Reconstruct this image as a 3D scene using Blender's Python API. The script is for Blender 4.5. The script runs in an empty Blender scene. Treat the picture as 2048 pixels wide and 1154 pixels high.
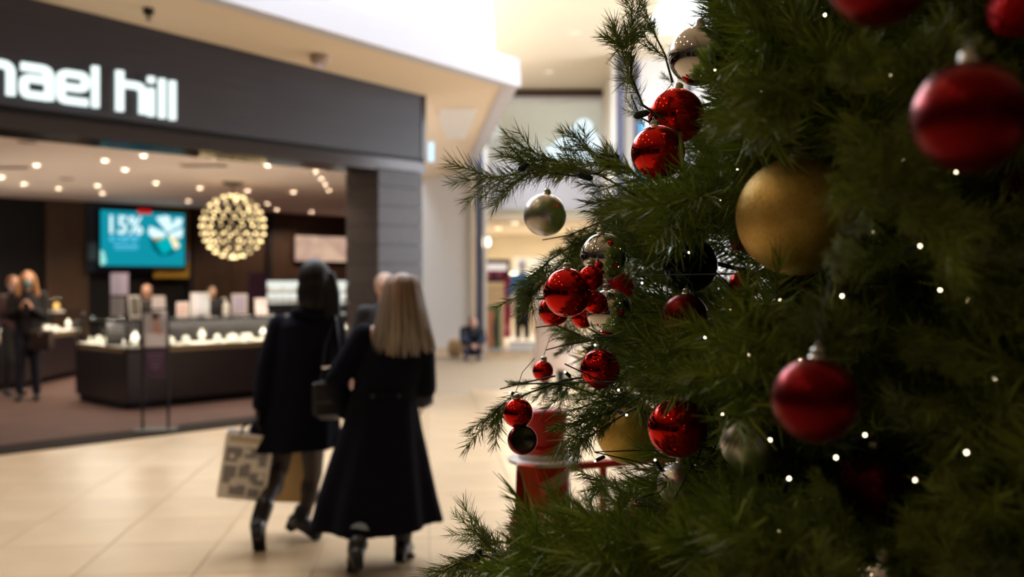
import bpy, math, random
import numpy as np
from mathutils import Vector, Matrix, Quaternion, noise

SC = bpy.context.scene
COL = SC.collection
random.seed(7)
PI = math.pi

# ---------------------------------------------------------------- camera, world, exposure
F = 1991.0        # focal length in pixels of a 2048 px wide frame (35 mm lens on a 36 mm sensor)
H = 1.55          # eye height
HY = 560.0        # image row of the horizon
cam_data = bpy.data.cameras.new('camera')
cam_data.lens = 35.0
cam_data.sensor_width = 36.0
cam_data.shift_y = -17.0 / 2048.0
cam_data.clip_start = 0.02
cam_data.clip_end = 200
cam_data.dof.use_dof = True
cam_data.dof.focus_distance = 1.52
cam_data.dof.aperture_fstop = 3.1
cam_data.dof.aperture_blades = 0
cam = bpy.data.objects.new('camera', cam_data)
COL.objects.link(cam)
cam.location = (0, 0, H)
cam.rotation_euler = (PI / 2, 0, 0)
SC.camera = cam

SC.view_settings.view_transform = 'Standard'
SC.view_settings.look = 'None'
SC.view_settings.gamma = 1.0
SC.view_settings.use_curve_mapping = False
SC.view_settings.exposure = 0.0
SC.cycles.max_bounces = 7
SC.cycles.diffuse_bounces = 4
SC.cycles.glossy_bounces = 4
SC.cycles.transmission_bounces = 5
SC.cycles.transparent_max_bounces = 12
SC.cycles.sample_clamp_indirect = 4.0
SC.cycles.caustics_reflective = False
SC.cycles.caustics_refractive = False
SC.cycles.use_denoising = True

world = bpy.data.worlds.new('world')
SC.world = world
world.use_nodes = True
bg = world.node_tree.nodes['Background']
bg.inputs[0].default_value = (0.78, 0.88, 1.0, 1)
bg.inputs[1].default_value = 1.0

SKY_L = 8.0       # skylight diffuser radiance
SPOT_L = 34.0     # recessed spotlights in the jewellery shop
MALL_L = 30.0     # recessed downlights in the mall ceiling

# ---------------------------------------------------------------- helpers
def W(px, py, Y):
    return Vector(((px - 1024) / F * Y, Y, H + (HY - py) / F * Y))

SO = Vector((-4.26, 9.08, 0)); SU = Vector((.681, .732, 0)).normalized(); SN = Vector((-.732, .681, 0)).normalized()
SANG = math.atan2(SU.y, SU.x)
def S(a, b, z=0.0):
    p = SO + SU * a + SN * b
    return Vector((p.x, p.y, z))
def SP(px, py, b):
    k = (px - 1024) / F
    Y = (b + SN.dot(SO)) / (SN.x * k + SN.y)
    return Vector((k * Y, Y, H + (HY - py) / F * Y))
def SA(px, b):
    p = SP(px, 0, b); p.z = 0
    return (p - SO).dot(SU)

def mat(name, color, rough=.5, metal=0., emit=None, es=0., noise_scale=None, noise_amt=.0, bump=0., bump_scale=200.,
        spec=.5, coat=0., stretch=None, color2=None, rand=0., island=0., sheen=0., trans=0., alpha=1.):
    m = bpy.data.materials.new(name); m.use_nodes = True
    nt = m.node_tree; p = nt.nodes['Principled BSDF']
    p.inputs['Base Color'].default_value = (*color, 1)
    p.inputs['Roughness'].default_value = rough
    p.inputs['Metallic'].default_value = metal
    p.inputs['Specular IOR Level'].default_value = spec
    p.inputs['Coat Weight'].default_value = coat
    p.inputs['Sheen Weight'].default_value = sheen
    p.inputs['Transmission Weight'].default_value = trans
    p.inputs['Alpha'].default_value = alpha
    if emit:
        p.inputs['Emission Color'].default_value = (*emit, 1)
        p.inputs['Emission Strength'].default_value = es
    src = None
    if noise_scale or bump:
        tc = nt.nodes.new('ShaderNodeTexCoord'); mp = nt.nodes.new('ShaderNodeMapping')
        nt.links.new(tc.outputs['Object'], mp.inputs['Vector'])
        if stretch: mp.inputs['Scale'].default_value = stretch
    if noise_scale:
        nz = nt.nodes.new('ShaderNodeTexNoise'); nz.inputs['Scale'].default_value = noise_scale
        nz.inputs['Detail'].default_value = 4
        nt.links.new(mp.outputs[0], nz.inputs['Vector'])
        rp = nt.nodes.new('ShaderNodeValToRGB')
        c2 = color2 or tuple(max(0, c * (1 - noise_amt)) for c in color)
        rp.color_ramp.elements[0].position = .3; rp.color_ramp.elements[1].position = .7
        rp.color_ramp.elements[0].color = (*c2, 1); rp.color_ramp.elements[1].color = (*color, 1)
        nt.links.new(nz.outputs['Fac'], rp.inputs['Fac']); src = rp.outputs['Color']
    if rand or island:
        hs = nt.nodes.new('ShaderNodeHueSaturation')
        if src: nt.links.new(src, hs.inputs['Color'])
        else: hs.inputs['Color'].default_value = (*color, 1)
        oi = nt.nodes.new('ShaderNodeObjectInfo'); ge = nt.nodes.new('ShaderNodeNewGeometry')
        m1 = nt.nodes.new('ShaderNodeMath'); m1.operation = 'MULTIPLY_ADD'
        nt.links.new(oi.outputs['Random'], m1.inputs[0]); m1.inputs[1].default_value = rand; m1.inputs[2].default_value = 1 - rand / 2
        m2 = nt.nodes.new('ShaderNodeMath'); m2.operation = 'MULTIPLY_ADD'
        nt.links.new(ge.outputs['Random Per Island'], m2.inputs[0]); m2.inputs[1].default_value = island
        m3 = nt.nodes.new('ShaderNodeMath'); m3.operation = 'SUBTRACT'
        nt.links.new(m1.outputs[0], m3.inputs[0]); m3.inputs[1].default_value = island / 2
        nt.links.new(m3.outputs[0], m2.inputs[2]); nt.links.new(m2.outputs[0], hs.inputs['Value'])
        src = hs.outputs['Color']
    if src: nt.links.new(src, p.inputs['Base Color'])
    if bump:
        n2 = nt.nodes.new('ShaderNodeTexNoise'); n2.inputs['Scale'].default_value = bump_scale
        nt.links.new(mp.outputs[0], n2.inputs['Vector'])
        b = nt.nodes.new('ShaderNodeBump'); b.inputs['Strength'].default_value = bump; b.inputs['Distance'].default_value = .01
        nt.links.new(n2.outputs['Fac'], b.inputs['Height']); nt.links.new(b.outputs[0], p.inputs['Normal'])
    return m

def glass_mat(name, tint=(.95, .97, .97), refl=.12):
    m = bpy.data.materials.new(name); m.use_nodes = True
    nt = m.node_tree; nt.nodes.clear()
    o = nt.nodes.new('ShaderNodeOutputMaterial'); t = nt.nodes.new('ShaderNodeBsdfTransparent'); g = nt.nodes.new('ShaderNodeBsdfGlossy')
    mx = nt.nodes.new('ShaderNodeMixShader'); f = nt.nodes.new('ShaderNodeLayerWeight'); pw = nt.nodes.new('ShaderNodeMath'); pw.operation = 'POWER'; pw.inputs[1].default_value = 5; ml = nt.nodes.new('ShaderNodeMath'); ml.operation = 'MULTIPLY_ADD'; ml.inputs[1].default_value = .75; ml.inputs[2].default_value = refl * .3
    t.inputs[0].default_value = (*tint, 1); g.inputs['Roughness'].default_value = .03; nt.links.new(f.outputs['Facing'], pw.inputs[0]); nt.links.new(pw.outputs[0], ml.inputs[0])
    nt.links.new(ml.outputs[0], mx.inputs[0]); nt.links.new(t.outputs[0], mx.inputs[1]); nt.links.new(g.outputs[0], mx.inputs[2])
    nt.links.new(mx.outputs[0], o.inputs[0])
    return m

def emis(name, color, strength):
    m = bpy.data.materials.new(name); m.use_nodes = True
    nt = m.node_tree; nt.nodes.clear()
    o = nt.nodes.new('ShaderNodeOutputMaterial'); e = nt.nodes.new('ShaderNodeEmission')
    e.inputs[0].default_value = (*color, 1); e.inputs[1].default_value = strength
    nt.links.new(e.outputs[0], o.inputs[0])
    return m

def frame_from(d, up=Vector((0, 0, 1))):
    d = Vector(d).normalized()
    x = up.cross(d)
    if x.length < 1e-4: x = Vector((1, 0, 0)).cross(d)
    x.normalize(); y = d.cross(x)
    return x, y, d

class MB:
    def __init__(s): s.v = []; s.f = []
    def add(s, vs, fs):
        n = len(s.v); s.v += [Vector(v) for v in vs]; s.f += [tuple(i + n for i in f) for f in fs]; return s
    def box(s, c, size, rz=0., bev=0., M=None):
        c = Vector(c); hx, hy, hz = size[0] / 2, size[1] / 2, size[2] / 2
        R = M if M is not None else Matrix.Rotation(rz, 3, 'Z')
        if bev <= 0:
            vs = [c + R @ Vector((x * hx, y * hy, z * hz)) for z in (-1, 1) for x, y in ((-1, -1), (1, -1), (1, 1), (-1, 1))]
            return s.add(vs, [(3, 2, 1, 0), (4, 5, 6, 7), (0, 1, 5, 4), (1, 2, 6, 5), (2, 3, 7, 6), (3, 0, 4, 7)])
        b = min(bev, hx * .9, hy * .9, hz * .9)
        prof = [(-hz, b), (-hz + b, 0), (hz - b, 0), (hz, b)]
        vs = []
        for z, ins in prof:
            X, Y = hx - ins, hy - ins; q = b * .7
            for x, y in ((-X + q, -Y), (X - q, -Y), (X, -Y + q), (X, Y - q), (X - q, Y), (-X + q, Y), (-X, Y - q), (-X, -Y + q)):
                vs.append(c + R @ Vector((x, y, z)))
        fs = [tuple(range(7, -1, -1)), tuple(range(24, 32))]
        for r in range(3):
            for i in range(8):
                j = (i + 1) % 8; fs.append((r * 8 + i, r * 8 + j, r * 8 + 8 + j, r * 8 + 8 + i))
        return s.add(vs, fs)
    def prism(s, pts, z0, z1):       # pts: ccw xy list
        n = len(pts)
        vs = [(p[0], p[1], z0) for p in pts] + [(p[0], p[1], z1) for p in pts]
        fs = [tuple(range(n - 1, -1, -1)), tuple(range(n, 2 * n))] + [(i, (i + 1) % n, n + (i + 1) % n, n + i) for i in range(n)]
        return s.add(vs, fs)
    def slab(s, pts, off):            # planar 3D polygon extruded by vector off
        n = len(pts); off = Vector(off)
        vs = [Vector(p) for p in pts] + [Vector(p) + off for p in pts]
        fs = [tuple(range(n - 1, -1, -1)), tuple(range(n, 2 * n))] + [(i, (i + 1) % n, n + (i + 1) % n, n + i) for i in range(n)]
        return s.add(vs, fs)
    def tube(s, pts, r, n=8, caps=True, flat=1.0, closed=False):
        pts = [Vector(p) for p in pts]; rs = r if isinstance(r, (list, tuple)) else [r] * len(pts)
        m = len(pts); vs = []; px = None
        for i, p in enumerate(pts):
            if closed: d = pts[(i + 1) % m] - pts[i - 1]
            else: d = (pts[min(i + 1, m - 1)] - pts[max(i - 1, 0)])
            if d.length < 1e-9: d = Vector((0, 0, 1))
            d.normalize()
            if px is None: x, y, _ = frame_from(d)
            else:
                x = px - d * px.dot(d)
                if x.length < 1e-5: x, y, _ = frame_from(d)
                else: x.normalize(); y = d.cross(x)
            px = x
            for k in range(n):
                a = 2 * PI * k / n
                vs.append(p + (x * math.cos(a) + y * math.sin(a) * flat) * rs[i])
        fs = []
        for i in range(m if closed else m - 1):
            i2 = (i + 1) % m
            for k in range(n):
                k2 = (k + 1) % n; fs.append((i * n + k, i * n + k2, i2 * n + k2, i2 * n + k))
        if caps and not closed: fs += [tuple(range(n - 1, -1, -1)), tuple(range((m - 1) * n, m * n))]
        return s.add(vs, fs)
    def cap(s, p1, r1, p2, r2, n=14):     # tapered capsule
        p1 = Vector(p1); p2 = Vector(p2); d = p2 - p1
        if d.length < 1e-6: d = Vector((0, 0, 1e-4))
        u = d.normalized(); pts = []; rs = []
        for t in (90, 65, 40, 18, 0):
            a = math.radians(t); pts.append(p1 - u * r1 * math.sin(a)); rs.append(max(1e-4, r1 * math.cos(a)))
        for t in (0, 18, 40, 65, 90):
            a = math.radians(t); pts.append(p2 + u * r2 * math.sin(a)); rs.append(max(1e-4, r2 * math.cos(a)))
        return s.tube(pts, rs, n)
    def ell(s, c, r, R=None, n=16, m=10):
        c = Vector(c); R = R or Matrix.Identity(3)
        vs = []; fs = []
        for i in range(m + 1):
            t = PI * i / m
            for k in range(n):
                a = 2 * PI * k / n
                vs.append(c + R @ Vector((r[0] * math.sin(t) * math.cos(a), r[1] * math.sin(t) * math.sin(a), r[2] * math.cos(t))))
        for i in range(m):
            for k in range(n):
                k2 = (k + 1) % n; fs.append((i * n + k, (i + 1) * n + k, (i + 1) * n + k2, i * n + k2))
        return s.add(vs, fs)
    def lathe(s, prof, c=(0, 0, 0), n=32, R=None, sx=1., sy=1.):
        c = Vector(c); vs = []; fs = []; m = len(prof)
        for r, z in prof:
            for k in range(n):
                a = 2 * PI * k / n; q = Vector((r * math.cos(a) * sx, r * math.sin(a) * sy, z))
                vs.append(c + (R @ q if R else q))
        for i in range(m - 1):
            for k in range(n):
                k2 = (k + 1) % n; fs.append((i * n + k, i * n + k2, (i + 1) * n + k2, (i + 1) * n + k))
        return s.add(vs, fs)
    def loft(s, rings, n=48, close=True):   # rings: list of functions/lists of n points
        vs = [p for r in rings for p in r]; fs = []
        for i in range(len(rings) - 1):
            for k in range(n):
                k2 = (k + 1) % n; fs.append((i * n + k, i * n + k2, (i + 1) * n + k2, (i + 1) * n + k))
        if close: fs += [tuple(range(n - 1, -1, -1)), tuple(range((len(rings) - 1) * n, len(rings) * n))]
        return s.add(vs, fs)

def root_loc(o):
    l = Vector((0, 0, 0))
    while o is not None:
        l = l + o.location; o = o.parent
    return l

def link(name, me, m, parent=None, origin=None, smooth=False):
    o = bpy.data.objects.new(name, me); COL.objects.link(o)
    if m is not None and not me.materials: me.materials.append(m)
    if parent is not None: o.parent = parent
    elif origin is not None: o.location = origin
    return o

def obj(name, mb, m, parent=None, origin=None, smooth=False, label=None, local=False):
    off = Vector((0, 0, 0)) if local else (root_loc(parent) if parent is not None else (Vector(origin) if origin is not None else Vector((0, 0, 0))))
    me = bpy.data.meshes.new(name)
    me.from_pydata([tuple(v - off) for v in mb.v], [], mb.f); me.update()
    me.validate()
    if smooth: me.polygons.foreach_set('use_smooth', [True] * len(me.polygons))
    o = link(name, me, m, parent, origin)
    if label: o['label'] = label
    return o

def blob(name, mb, m, parent, voxel=.01, smooth_it=3, label=None):
    """all shapes of mb fused into one continuous smooth surface"""
    o = obj(name, mb, m, parent)
    r = o.modifiers.new('r', 'REMESH'); r.mode = 'VOXEL'; r.voxel_size = voxel
    if smooth_it:
        sm = o.modifiers.new('s', 'SMOOTH'); sm.factor = .5; sm.iterations = smooth_it
    dg = bpy.context.evaluated_depsgraph_get()
    me = bpy.data.meshes.new_from_object(o.evaluated_get(dg))
    o.modifiers.clear(); old = o.data; o.data = me; bpy.data.meshes.remove(old)
    me.name = name
    me.materials.clear(); me.materials.append(m)
    me.polygons.foreach_set('use_smooth', [True] * len(me.polygons))
    if label: o['label'] = label
    return o

def tag(o, label, cat, group=None, kind=None):
    o['label'] = label; o['category'] = cat
    if group: o['group'] = group
    if kind: o['kind'] = kind
    return o
def thing(name, loc, label, cat, group=None):
    o = bpy.data.objects.new(name, None); COL.objects.link(o); o.location = loc; o.empty_display_size = .1
    return tag(o, label, cat, group)
def struct(name, mb, m, parent=None, origin=None, label=None, smooth=False):
    o = obj(name, mb, m, parent, origin, smooth)
    if parent is None:
        o['kind'] = 'structure'
        if label: o['label'] = label
    return o
def copy_tree(o, parent=None):
    c = o.copy(); COL.objects.link(c)
    if parent is not None: c.parent = parent
    for ch in KIDS.get(o.name, None) or [x for x in o.children]: copy_tree(ch, c)
    return c
KIDS = {}

# ---------------------------------------------------------------- materials
M = {}
M['tile'] = mat('cream_floor_tile', (.66, .49, .31), .28, noise_scale=1.7, noise_amt=.14, rand=.07, spec=.45)
M['grout'] = mat('grout', (.44, .35, .25), .7)
M['carpet'] = mat('brown_carpet', (.085, .038, .030), .95, noise_scale=2.2, noise_amt=.35, bump=.3, bump_scale=300)
M['carpet_dark'] = mat('dark_threshold_tile', (.016, .011, .010), .9, spec=.08)
M['ceil'] = mat('cream_plaster', (.86, .75, .58), .8)
M['soffit'] = mat('soffit_plaster', (.84, .70, .53), .7, noise_scale=.5, noise_amt=.06)
M['band'] = mat('white_band', (.60, .60, .67), .6)
M['white_wall'] = mat('white_wall_paint', (.84, .84, .86), .6)
M['cream_wall'] = mat('cream_wall_paint', (.78, .69, .54), .7)
M['fascia'] = mat('dark_fascia', (.042, .038, .050), .45, noise_scale=60, noise_amt=.35, stretch=(.02, .02, 1))
M['fascia_trim'] = mat('fascia_trim', (.07, .06, .06), .18, metal=.3)
M['gloss_dark'] = mat('gloss_dark', (.03, .02, .018), .12)
M['shop_ceil'] = mat('shop_ceiling', (.85, .66, .56), .75)
M['wood_wall'] = mat('dark_wood_panel', (.050, .024, .014), .4, noise_scale=7, noise_amt=.45, stretch=(3, 3, .3), rand=.2)
M['brown_panel'] = mat('brown_panel', (.075, .040, .022), .5, noise_scale=6, noise_amt=.3, stretch=(3, 3, .3))
M['black'] = mat('black_paint', (.010, .009, .010), .55, spec=.2)
M['pillar'] = mat('pillar_stone', (.055, .042, .045), .45, noise_scale=9, noise_amt=.4, stretch=(1, 1, 4), rand=.25)
M['counter'] = mat('counter_laminate', (.030, .022, .026), .32, noise_scale=20, noise_amt=.3)
M['metal_dark'] = mat('dark_metal', (.05, .045, .045), .35, metal=.8)
M['chrome'] = mat('chrome', (.75, .75, .76), .15, metal=1.)
M['glass'] = glass_mat('clear_glass')
M['post_blue'] = mat('slate_blue_metal', (.10, .11, .18), .35, metal=.3)
M['white_pl'] = mat('white_satin', (.82, .80, .76), .45)
M['pad'] = mat('jewellery_pad', (.85, .80, .70), .6)
M['letter'] = emis('letter_light', (.86, 1.0, .97), 1.25)
M['lens'] = emis('spot_lens', (1.0, .80, .58), SPOT_L)
M['lens_mall'] = emis('added_downlight_lens', (1.0, .76, .48), 50.0)
M['lens_mall2'] = emis('faint_downlight_lens', (1.0, .86, .62), 1.3)
M['lens_far'] = emis('far_shop_lens', (1.0, .88, .62), 9.0)
M['lens_dim'] = emis('dim_lens', (1.0, .72, .55), 2.0)
M['sky_panel'] = emis('skylight_diffuser', (.88, .94, 1.0), SKY_L)
M['case_led'] = emis('case_led', (1.0, .90, .74), 110.)
M['coat_navy'] = mat('navy_wool', (.004, .0045, .012), .9, bump=.2, bump_scale=500, spec=.12)
M['coat_black'] = mat('black_wool', (.0035, .0038, .010), .9, bump=.2, bump_scale=500, spec=.12)
M['skin'] = mat('skin', (.55, .32, .24), .5)
M['tights'] = mat('black_tights', (.028, .013, .012), .6, noise_scale=3, noise_amt=.3)
M['boot'] = mat('black_leather', (.012, .013, .018), .35)
M['jeans'] = mat('light_jeans', (.30, .38, .50), .8, noise_scale=40, noise_amt=.2)
M['jeans_dark'] = mat('dark_jeans', (.035, .05, .11), .8)
M['beige_coat'] = mat('beige_coat', (.66, .52, .44), .85)
M['hair_black'] = mat('black_hair', (.007, .006, .008), .5, spec=.25, noise_scale=60, noise_amt=.5, stretch=(1, 1, .05))
M['hair_blonde'] = mat('ash_blonde_hair', (.17, .125, .095), .42, rand=.0, island=1.3)
M['hair_brown'] = mat('brown_hair', (.045, .022, .012), .5)
M['hair_ginger'] = mat('golden_hair', (.42, .19, .07), .5, noise_scale=30, noise_amt=.4, stretch=(1, 1, .1))
M['needle'] = mat('pine_needle', (.235, .305, .048), .5, rand=.5, island=.6, spec=.35)
M['needle_pale'] = mat('pale_pine_needle', (.28, .35, .13), .5, rand=.4, island=.6, spec=.4)
M['needle_deep'] = M['needle']
M['stem'] = mat('twig', (.05, .045, .02), .7)
M['bark'] = mat('trunk_bark', (.035, .022, .013), .8, noise_scale=20, noise_amt=.5)
M['cable'] = mat('green_cable', (.008, .028, .026), .4)
M['red_shiny'] = mat('red_mirror', (.86, .022, .016), .03, metal=1.)
M['red_matte'] = mat('red_satin', (.20, .001, .003), .28, metal=.85)
M['red_glit'] = mat('red_glitter', (.75, .015, .02), .22, metal=1., bump=1., bump_scale=900)
M['silver_shiny'] = mat('silver_mirror', (.90, .89, .88), .02, metal=1.)
M['silver_matte'] = mat('silver_satin', (.74, .73, .73), .32, metal=1.)
M['cap_silver'] = mat('cap_silver', (.75, .72, .66), .3, metal=1.)
M['olive_dark'] = mat('dark_olive_reflection', (.020, .022, .014), .35, coat=.2)
M['red_plastic'] = mat('red_plastic', (.62, .010, .012), .35, coat=.2)
M['red_board'] = mat('brightened_red_board', (.88, .085, .05), .4)  # red raised to imitate light falling on the slanting board
M['red_deep'] = mat('deep_red_board', (.42, .006, .010), .45)
M['white_gloss'] = mat('white_gloss', (.78, .74, .80), .3)
# ================================================================ SETTING
# ---- gold with glitter flakes
def gold_mat():
    m = bpy.data.materials.new('gold_glitter'); m.use_nodes = True
    nt = m.node_tree; p = nt.nodes['Principled BSDF']; L = nt.links
    tc = nt.nodes.new('ShaderNodeTexCoord')
    nz = nt.nodes.new('ShaderNodeTexNoise'); nz.inputs['Scale'].default_value = 45; nz.inputs['Detail'].default_value = 5
    rp = nt.nodes.new('ShaderNodeValToRGB'); rp.color_ramp.elements[0].position = .3; rp.color_ramp.elements[1].position = .75
    rp.color_ramp.elements[0].color = (.78, .50, .12, 1); rp.color_ramp.elements[1].color = (.98, .70, .23, 1)
    L.new(tc.outputs['Object'], nz.inputs['Vector']); L.new(nz.outputs['Fac'], rp.inputs['Fac']); L.new(rp.outputs['Color'], p.inputs['Base Color'])
    vo = nt.nodes.new('ShaderNodeTexVoronoi'); vo.inputs['Scale'].default_value = 1300
    L.new(tc.outputs['Object'], vo.inputs['Vector'])
    ge = nt.nodes.new('ShaderNodeNewGeometry')
    sub = nt.nodes.new('ShaderNodeVectorMath'); sub.operation = 'SUBTRACT'; sub.inputs[1].default_value = (.5, .5, .5)
    L.new(vo.outputs['Color'], sub.inputs[0])
    sc = nt.nodes.new('ShaderNodeVectorMath'); sc.operation = 'SCALE'; 
    v2 = nt.nodes.new('ShaderNodeTexVoronoi'); v2.inputs['Scale'].default_value = 330; L.new(tc.outputs['Object'], v2.inputs['Vector'])
    lt = nt.nodes.new('ShaderNodeMath'); lt.operation = 'LESS_THAN'; lt.inputs[1].default_value = .17; L.new(v2.outputs['Distance'], lt.inputs[0])
    ms = nt.nodes.new('ShaderNodeMath'); ms.operation = 'MULTIPLY_ADD'; ms.inputs[1].default_value = .8; ms.inputs[2].default_value = .3; L.new(lt.outputs[0], ms.inputs[0]); L.new(ms.outputs[0], sc.inputs['Scale'])
    mr = nt.nodes.new('ShaderNodeMath'); mr.operation = 'MULTIPLY_ADD'; mr.inputs[1].default_value = -.30; mr.inputs[2].default_value = .46; L.new(lt.outputs[0], mr.inputs[0]); L.new(mr.outputs[0], p.inputs['Roughness'])
    L.new(sub.outputs[0], sc.inputs[0])
    ad = nt.nodes.new('ShaderNodeVectorMath'); ad.operation = 'ADD'; L.new(sc.outputs[0], ad.inputs[0]); L.new(ge.outputs['Normal'], ad.inputs[1])
    no = nt.nodes.new('ShaderNodeVectorMath'); no.operation = 'NORMALIZE'; L.new(ad.outputs[0], no.inputs[0]); L.new(no.outputs[0], p.inputs['Normal'])
    p.inputs['Metallic'].default_value = .62; p.inputs['Roughness'].default_value = .42
    return m
M['gold'] = gold_mat()

CEIL_Z = 5.75
# floor slab and its tiles (grid turned 5 degrees, tile .62 m)
floor = struct('floor', MB().box((-1, 6, -.06), (30, 44, .1)), M['grout'], label='cream tiled mall floor')
TA = math.radians(5.0); tx = Vector((math.cos(TA), math.sin(TA), 0)); ty = Vector((-math.sin(TA), math.cos(TA), 0))
TS = .62; t0 = Vector(((859 - 1024) / F * 5.37, 5.37, 0))
tile_me = []
for k in range(3):
    mb = MB().box((0, 0, -.006), (TS - .007, TS - .007, .012), bev=.0015)
    me = bpy.data.meshes.new('floor_tile'); me.from_pydata([tuple(v) for v in mb.v], [], mb.f); me.materials.append(M['tile']); tile_me.append(me)
cands = []
for i in range(-16, 12):
    for j in range(-16, 28):
        c = t0 + tx * (i + .5) * TS + ty * (j + .5) * TS
        if (c - SO).dot(SN) > .45 and c.y < 20: continue      # inside the shop
        if c.y > 21.6: continue
        vis = c.y > 5.0 and abs(c.x / c.y) < .56 and c.x < .35 * c.y and c.x < .9
        cands.append((0 if vis else 1, c.length, c))
cands.sort(key=lambda q: (q[0], q[1]))
rest = MB()
for n, (v, d, c) in enumerate(cands):
    if n < 300:
        o = bpy.data.objects.new('floor_tile', random.choice(tile_me)); COL.objects.link(o)
        o.parent = floor; o.location = (c.x, c.y, .0); o.rotation_euler = (0, 0, TA)
    else: rest.box((c.x, c.y, -.006), (TS - .007, TS - .007, .012), rz=TA)
o = obj('floor_tiles_beyond', rest, M['tile'], floor); o['kind'] = 'stuff'

# shop floor carpet, dark threshold strip
front = lambda b0, b1, a0=-9., a1=3.9: [S(a0, b0).xy, S(a1, b0).xy, S(a1 + (b1 - b0) * (.84 if b1 > 1 else 0), b1).xy, S(a0, b1).xy]
struct('floor_carpet', MB().prism(front(.5, 9.3), -.01, .012), M['carpet'], label='brown carpet of the jewellery shop')
struct('floor_threshold', MB().prism(front(0, .5, -9, 4.0), -.01, .010), M['carpet_dark'], label='dark strip along the shop front')

# main ceiling with two skylight openings and one added fill opening
ceil_mb = MB()
def crect(x0, x1, y0, y1, mb=ceil_mb, z0=CEIL_Z, z1=CEIL_Z + .12): mb.box(((x0 + x1) / 2, (y0 + y1) / 2, (z0 + z1) / 2), (x1 - x0, y1 - y0, z1 - z0))
crect(-.32, 2.25, -8, 8.5); crect(-.32, .1, 8.5, 14); crect(2.15, 2.25, 8.5, 14); crect(-.32, 2.25, 14, 22.2)
crect(-16, -7.2, -10, 30); crect(-7.2, -.32, 20.8, 30); crect(-7.2, -.32, -10, 6.3)
crect(2.25, 13, -10, 11.5); crect(2.25, 13, 17.0, 22.2); crect(5, 13, 11.5, 17); crect(-.32, 2.25, -10, -8)
ceiling = struct('ceiling', ceil_mb, M['ceil'], label='high cream mall ceiling')
for (x0, x1, y0, y1) in ((-7.2, -.32, 6.3, 20.8), (2.25, 5, 11.5, 17.0), (.1, 2.15, 8.5, 14)):  # last entry is the unseen fill opening that brightens the far walls
    w = MB(); zt = 7.0
    crect(x0 - .1, x0, y0, y1, w, CEIL_Z + .12, zt); crect(x1, x1 + .1, y0, y1, w, CEIL_Z + .12, zt)
    crect(x0, x1, y0 - .1, y0, w, CEIL_Z + .12, zt); crect(x0, x1, y1, y1 + .1, w, CEIL_Z + .12, zt)
    obj('skylight_well', w, M['white_wall'], ceiling)
    g = MB(); crect(x0, x1, y0, y1, g, zt, zt + .05)
    sk = obj('skylight_or_fill_panel', g, M['sky_panel'], ceiling, label='overexposed white skylight panel')
    bars = MB(); yy = y0 + 1.6
    while yy < y1 - .5: bars.box(((x0 + x1) / 2, yy, zt - .04), (x1 - x0, .06, .08)); yy += 1.6
    obj('glazing_bars', bars, M['white_wall'], ceiling)

# soffit over the shop side of the mall
C = Vector((.067, 12.06, 3.9)); D = Vector((-.84, 21.3, 3.9)); E = Vector((-1.95, 21.55, 3.70)); G = Vector((-1.10, 12.47, 3.86))
L0 = Vector((-2.61, 9.07, 4.10)); L1 = Vector((-8.0, 3.05, 4.36)); F0 = S(-.05, 0, 4.09); F1 = S(-9.0, 0, 4.36); L2 = Vector((-14, -3.6, 4.6)); F2 = S(-16, 0, 4.6)
up = (0, 0, .12)
sm = MB()
for q in ([C, L0, F0, G], [L0, L1, F1, F0], [L1, L2, F2, F1], [C, G, E, D]): sm.slab(q, up)
soffit = struct('trim_1', sm, M['soffit'], label='cream plaster canopy above the shop front')
out = (C - L0).xy.normalized(); nrm = Vector((out.y, -out.x, 0))
def strip(pa, pb, n, z0, z1, th, ins, m, name, parent):
    n = Vector(n)
    q = [pa + n * ins + Vector((0, 0, z0)), pb + n * ins + Vector((0, 0, z0)), pb + n * ins + Vector((0, 0, z1)), pa + n * ins + Vector((0, 0, z1))]
    return obj(name, MB().slab(q, -n * th), m, parent)
band = struct('trim_2', MB().slab([L2, L1, L1 + Vector((0, 0, .30)), L2 + Vector((0, 0, .30))], nrm * .05), M['band'], label='white edge band of the canopy')
for pa, pb in ((L1, L0), (L0, C)):
    strip(pa, pb, nrm, -.02, .16, .2, .05, M['band'], 'lower_band', band)
    strip(pa, pb, nrm, .168, .32, .2, .035, M['band'], 'upper_band', band)
n2 = Vector(((D - C).y, -(D - C).x, 0)).normalized()
strip(C, D, n2, -.02, .16, .2, .0, M['band'], 'lower_band', band)
strip(C, D, n2, .168, .32, .2, -.01, M['band'], 'upper_band', band)
obj('plaster_bead', MB().slab([C - n2 * .45 + Vector((-.45, 0, -.012)), D - n2 * .40 + Vector((0, 0, -.012)), D - n2 * .36 + Vector((0, 0, -.012)), C - n2 * .41 + Vector((-.45, 0, -.012))], (0, 0, .03)), M['soffit'], soffit)
# access panel and fittings under the canopy
apx = [W(880, 215, 1991 * 2.34 / 345), W(955, 215, 1991 * 2.34 / 345), W(930, 275, 1991 * 2.34 / 285), W(868, 275, 1991 * 2.34 / 285)]
obj('access_panel', MB().slab([Vector((p.x, p.y, 3.865)) for p in apx], (0, 0, .03)), mat('panel_white', (.92, .92, .92), .5), soffit)
# roof slab above the canopy (unseen, added to stop light leaking in over the shop)
struct('ceiling_shop_roof', MB().slab([Vector((p.x, p.y, 4.75)) for p in (G, S(-9, .3), S(-9, 9.5), S(11.9, 9.5))], (0, 0, .1)), M['ceil'], label='unseen light blocking roof over the jewellery shop')

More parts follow.
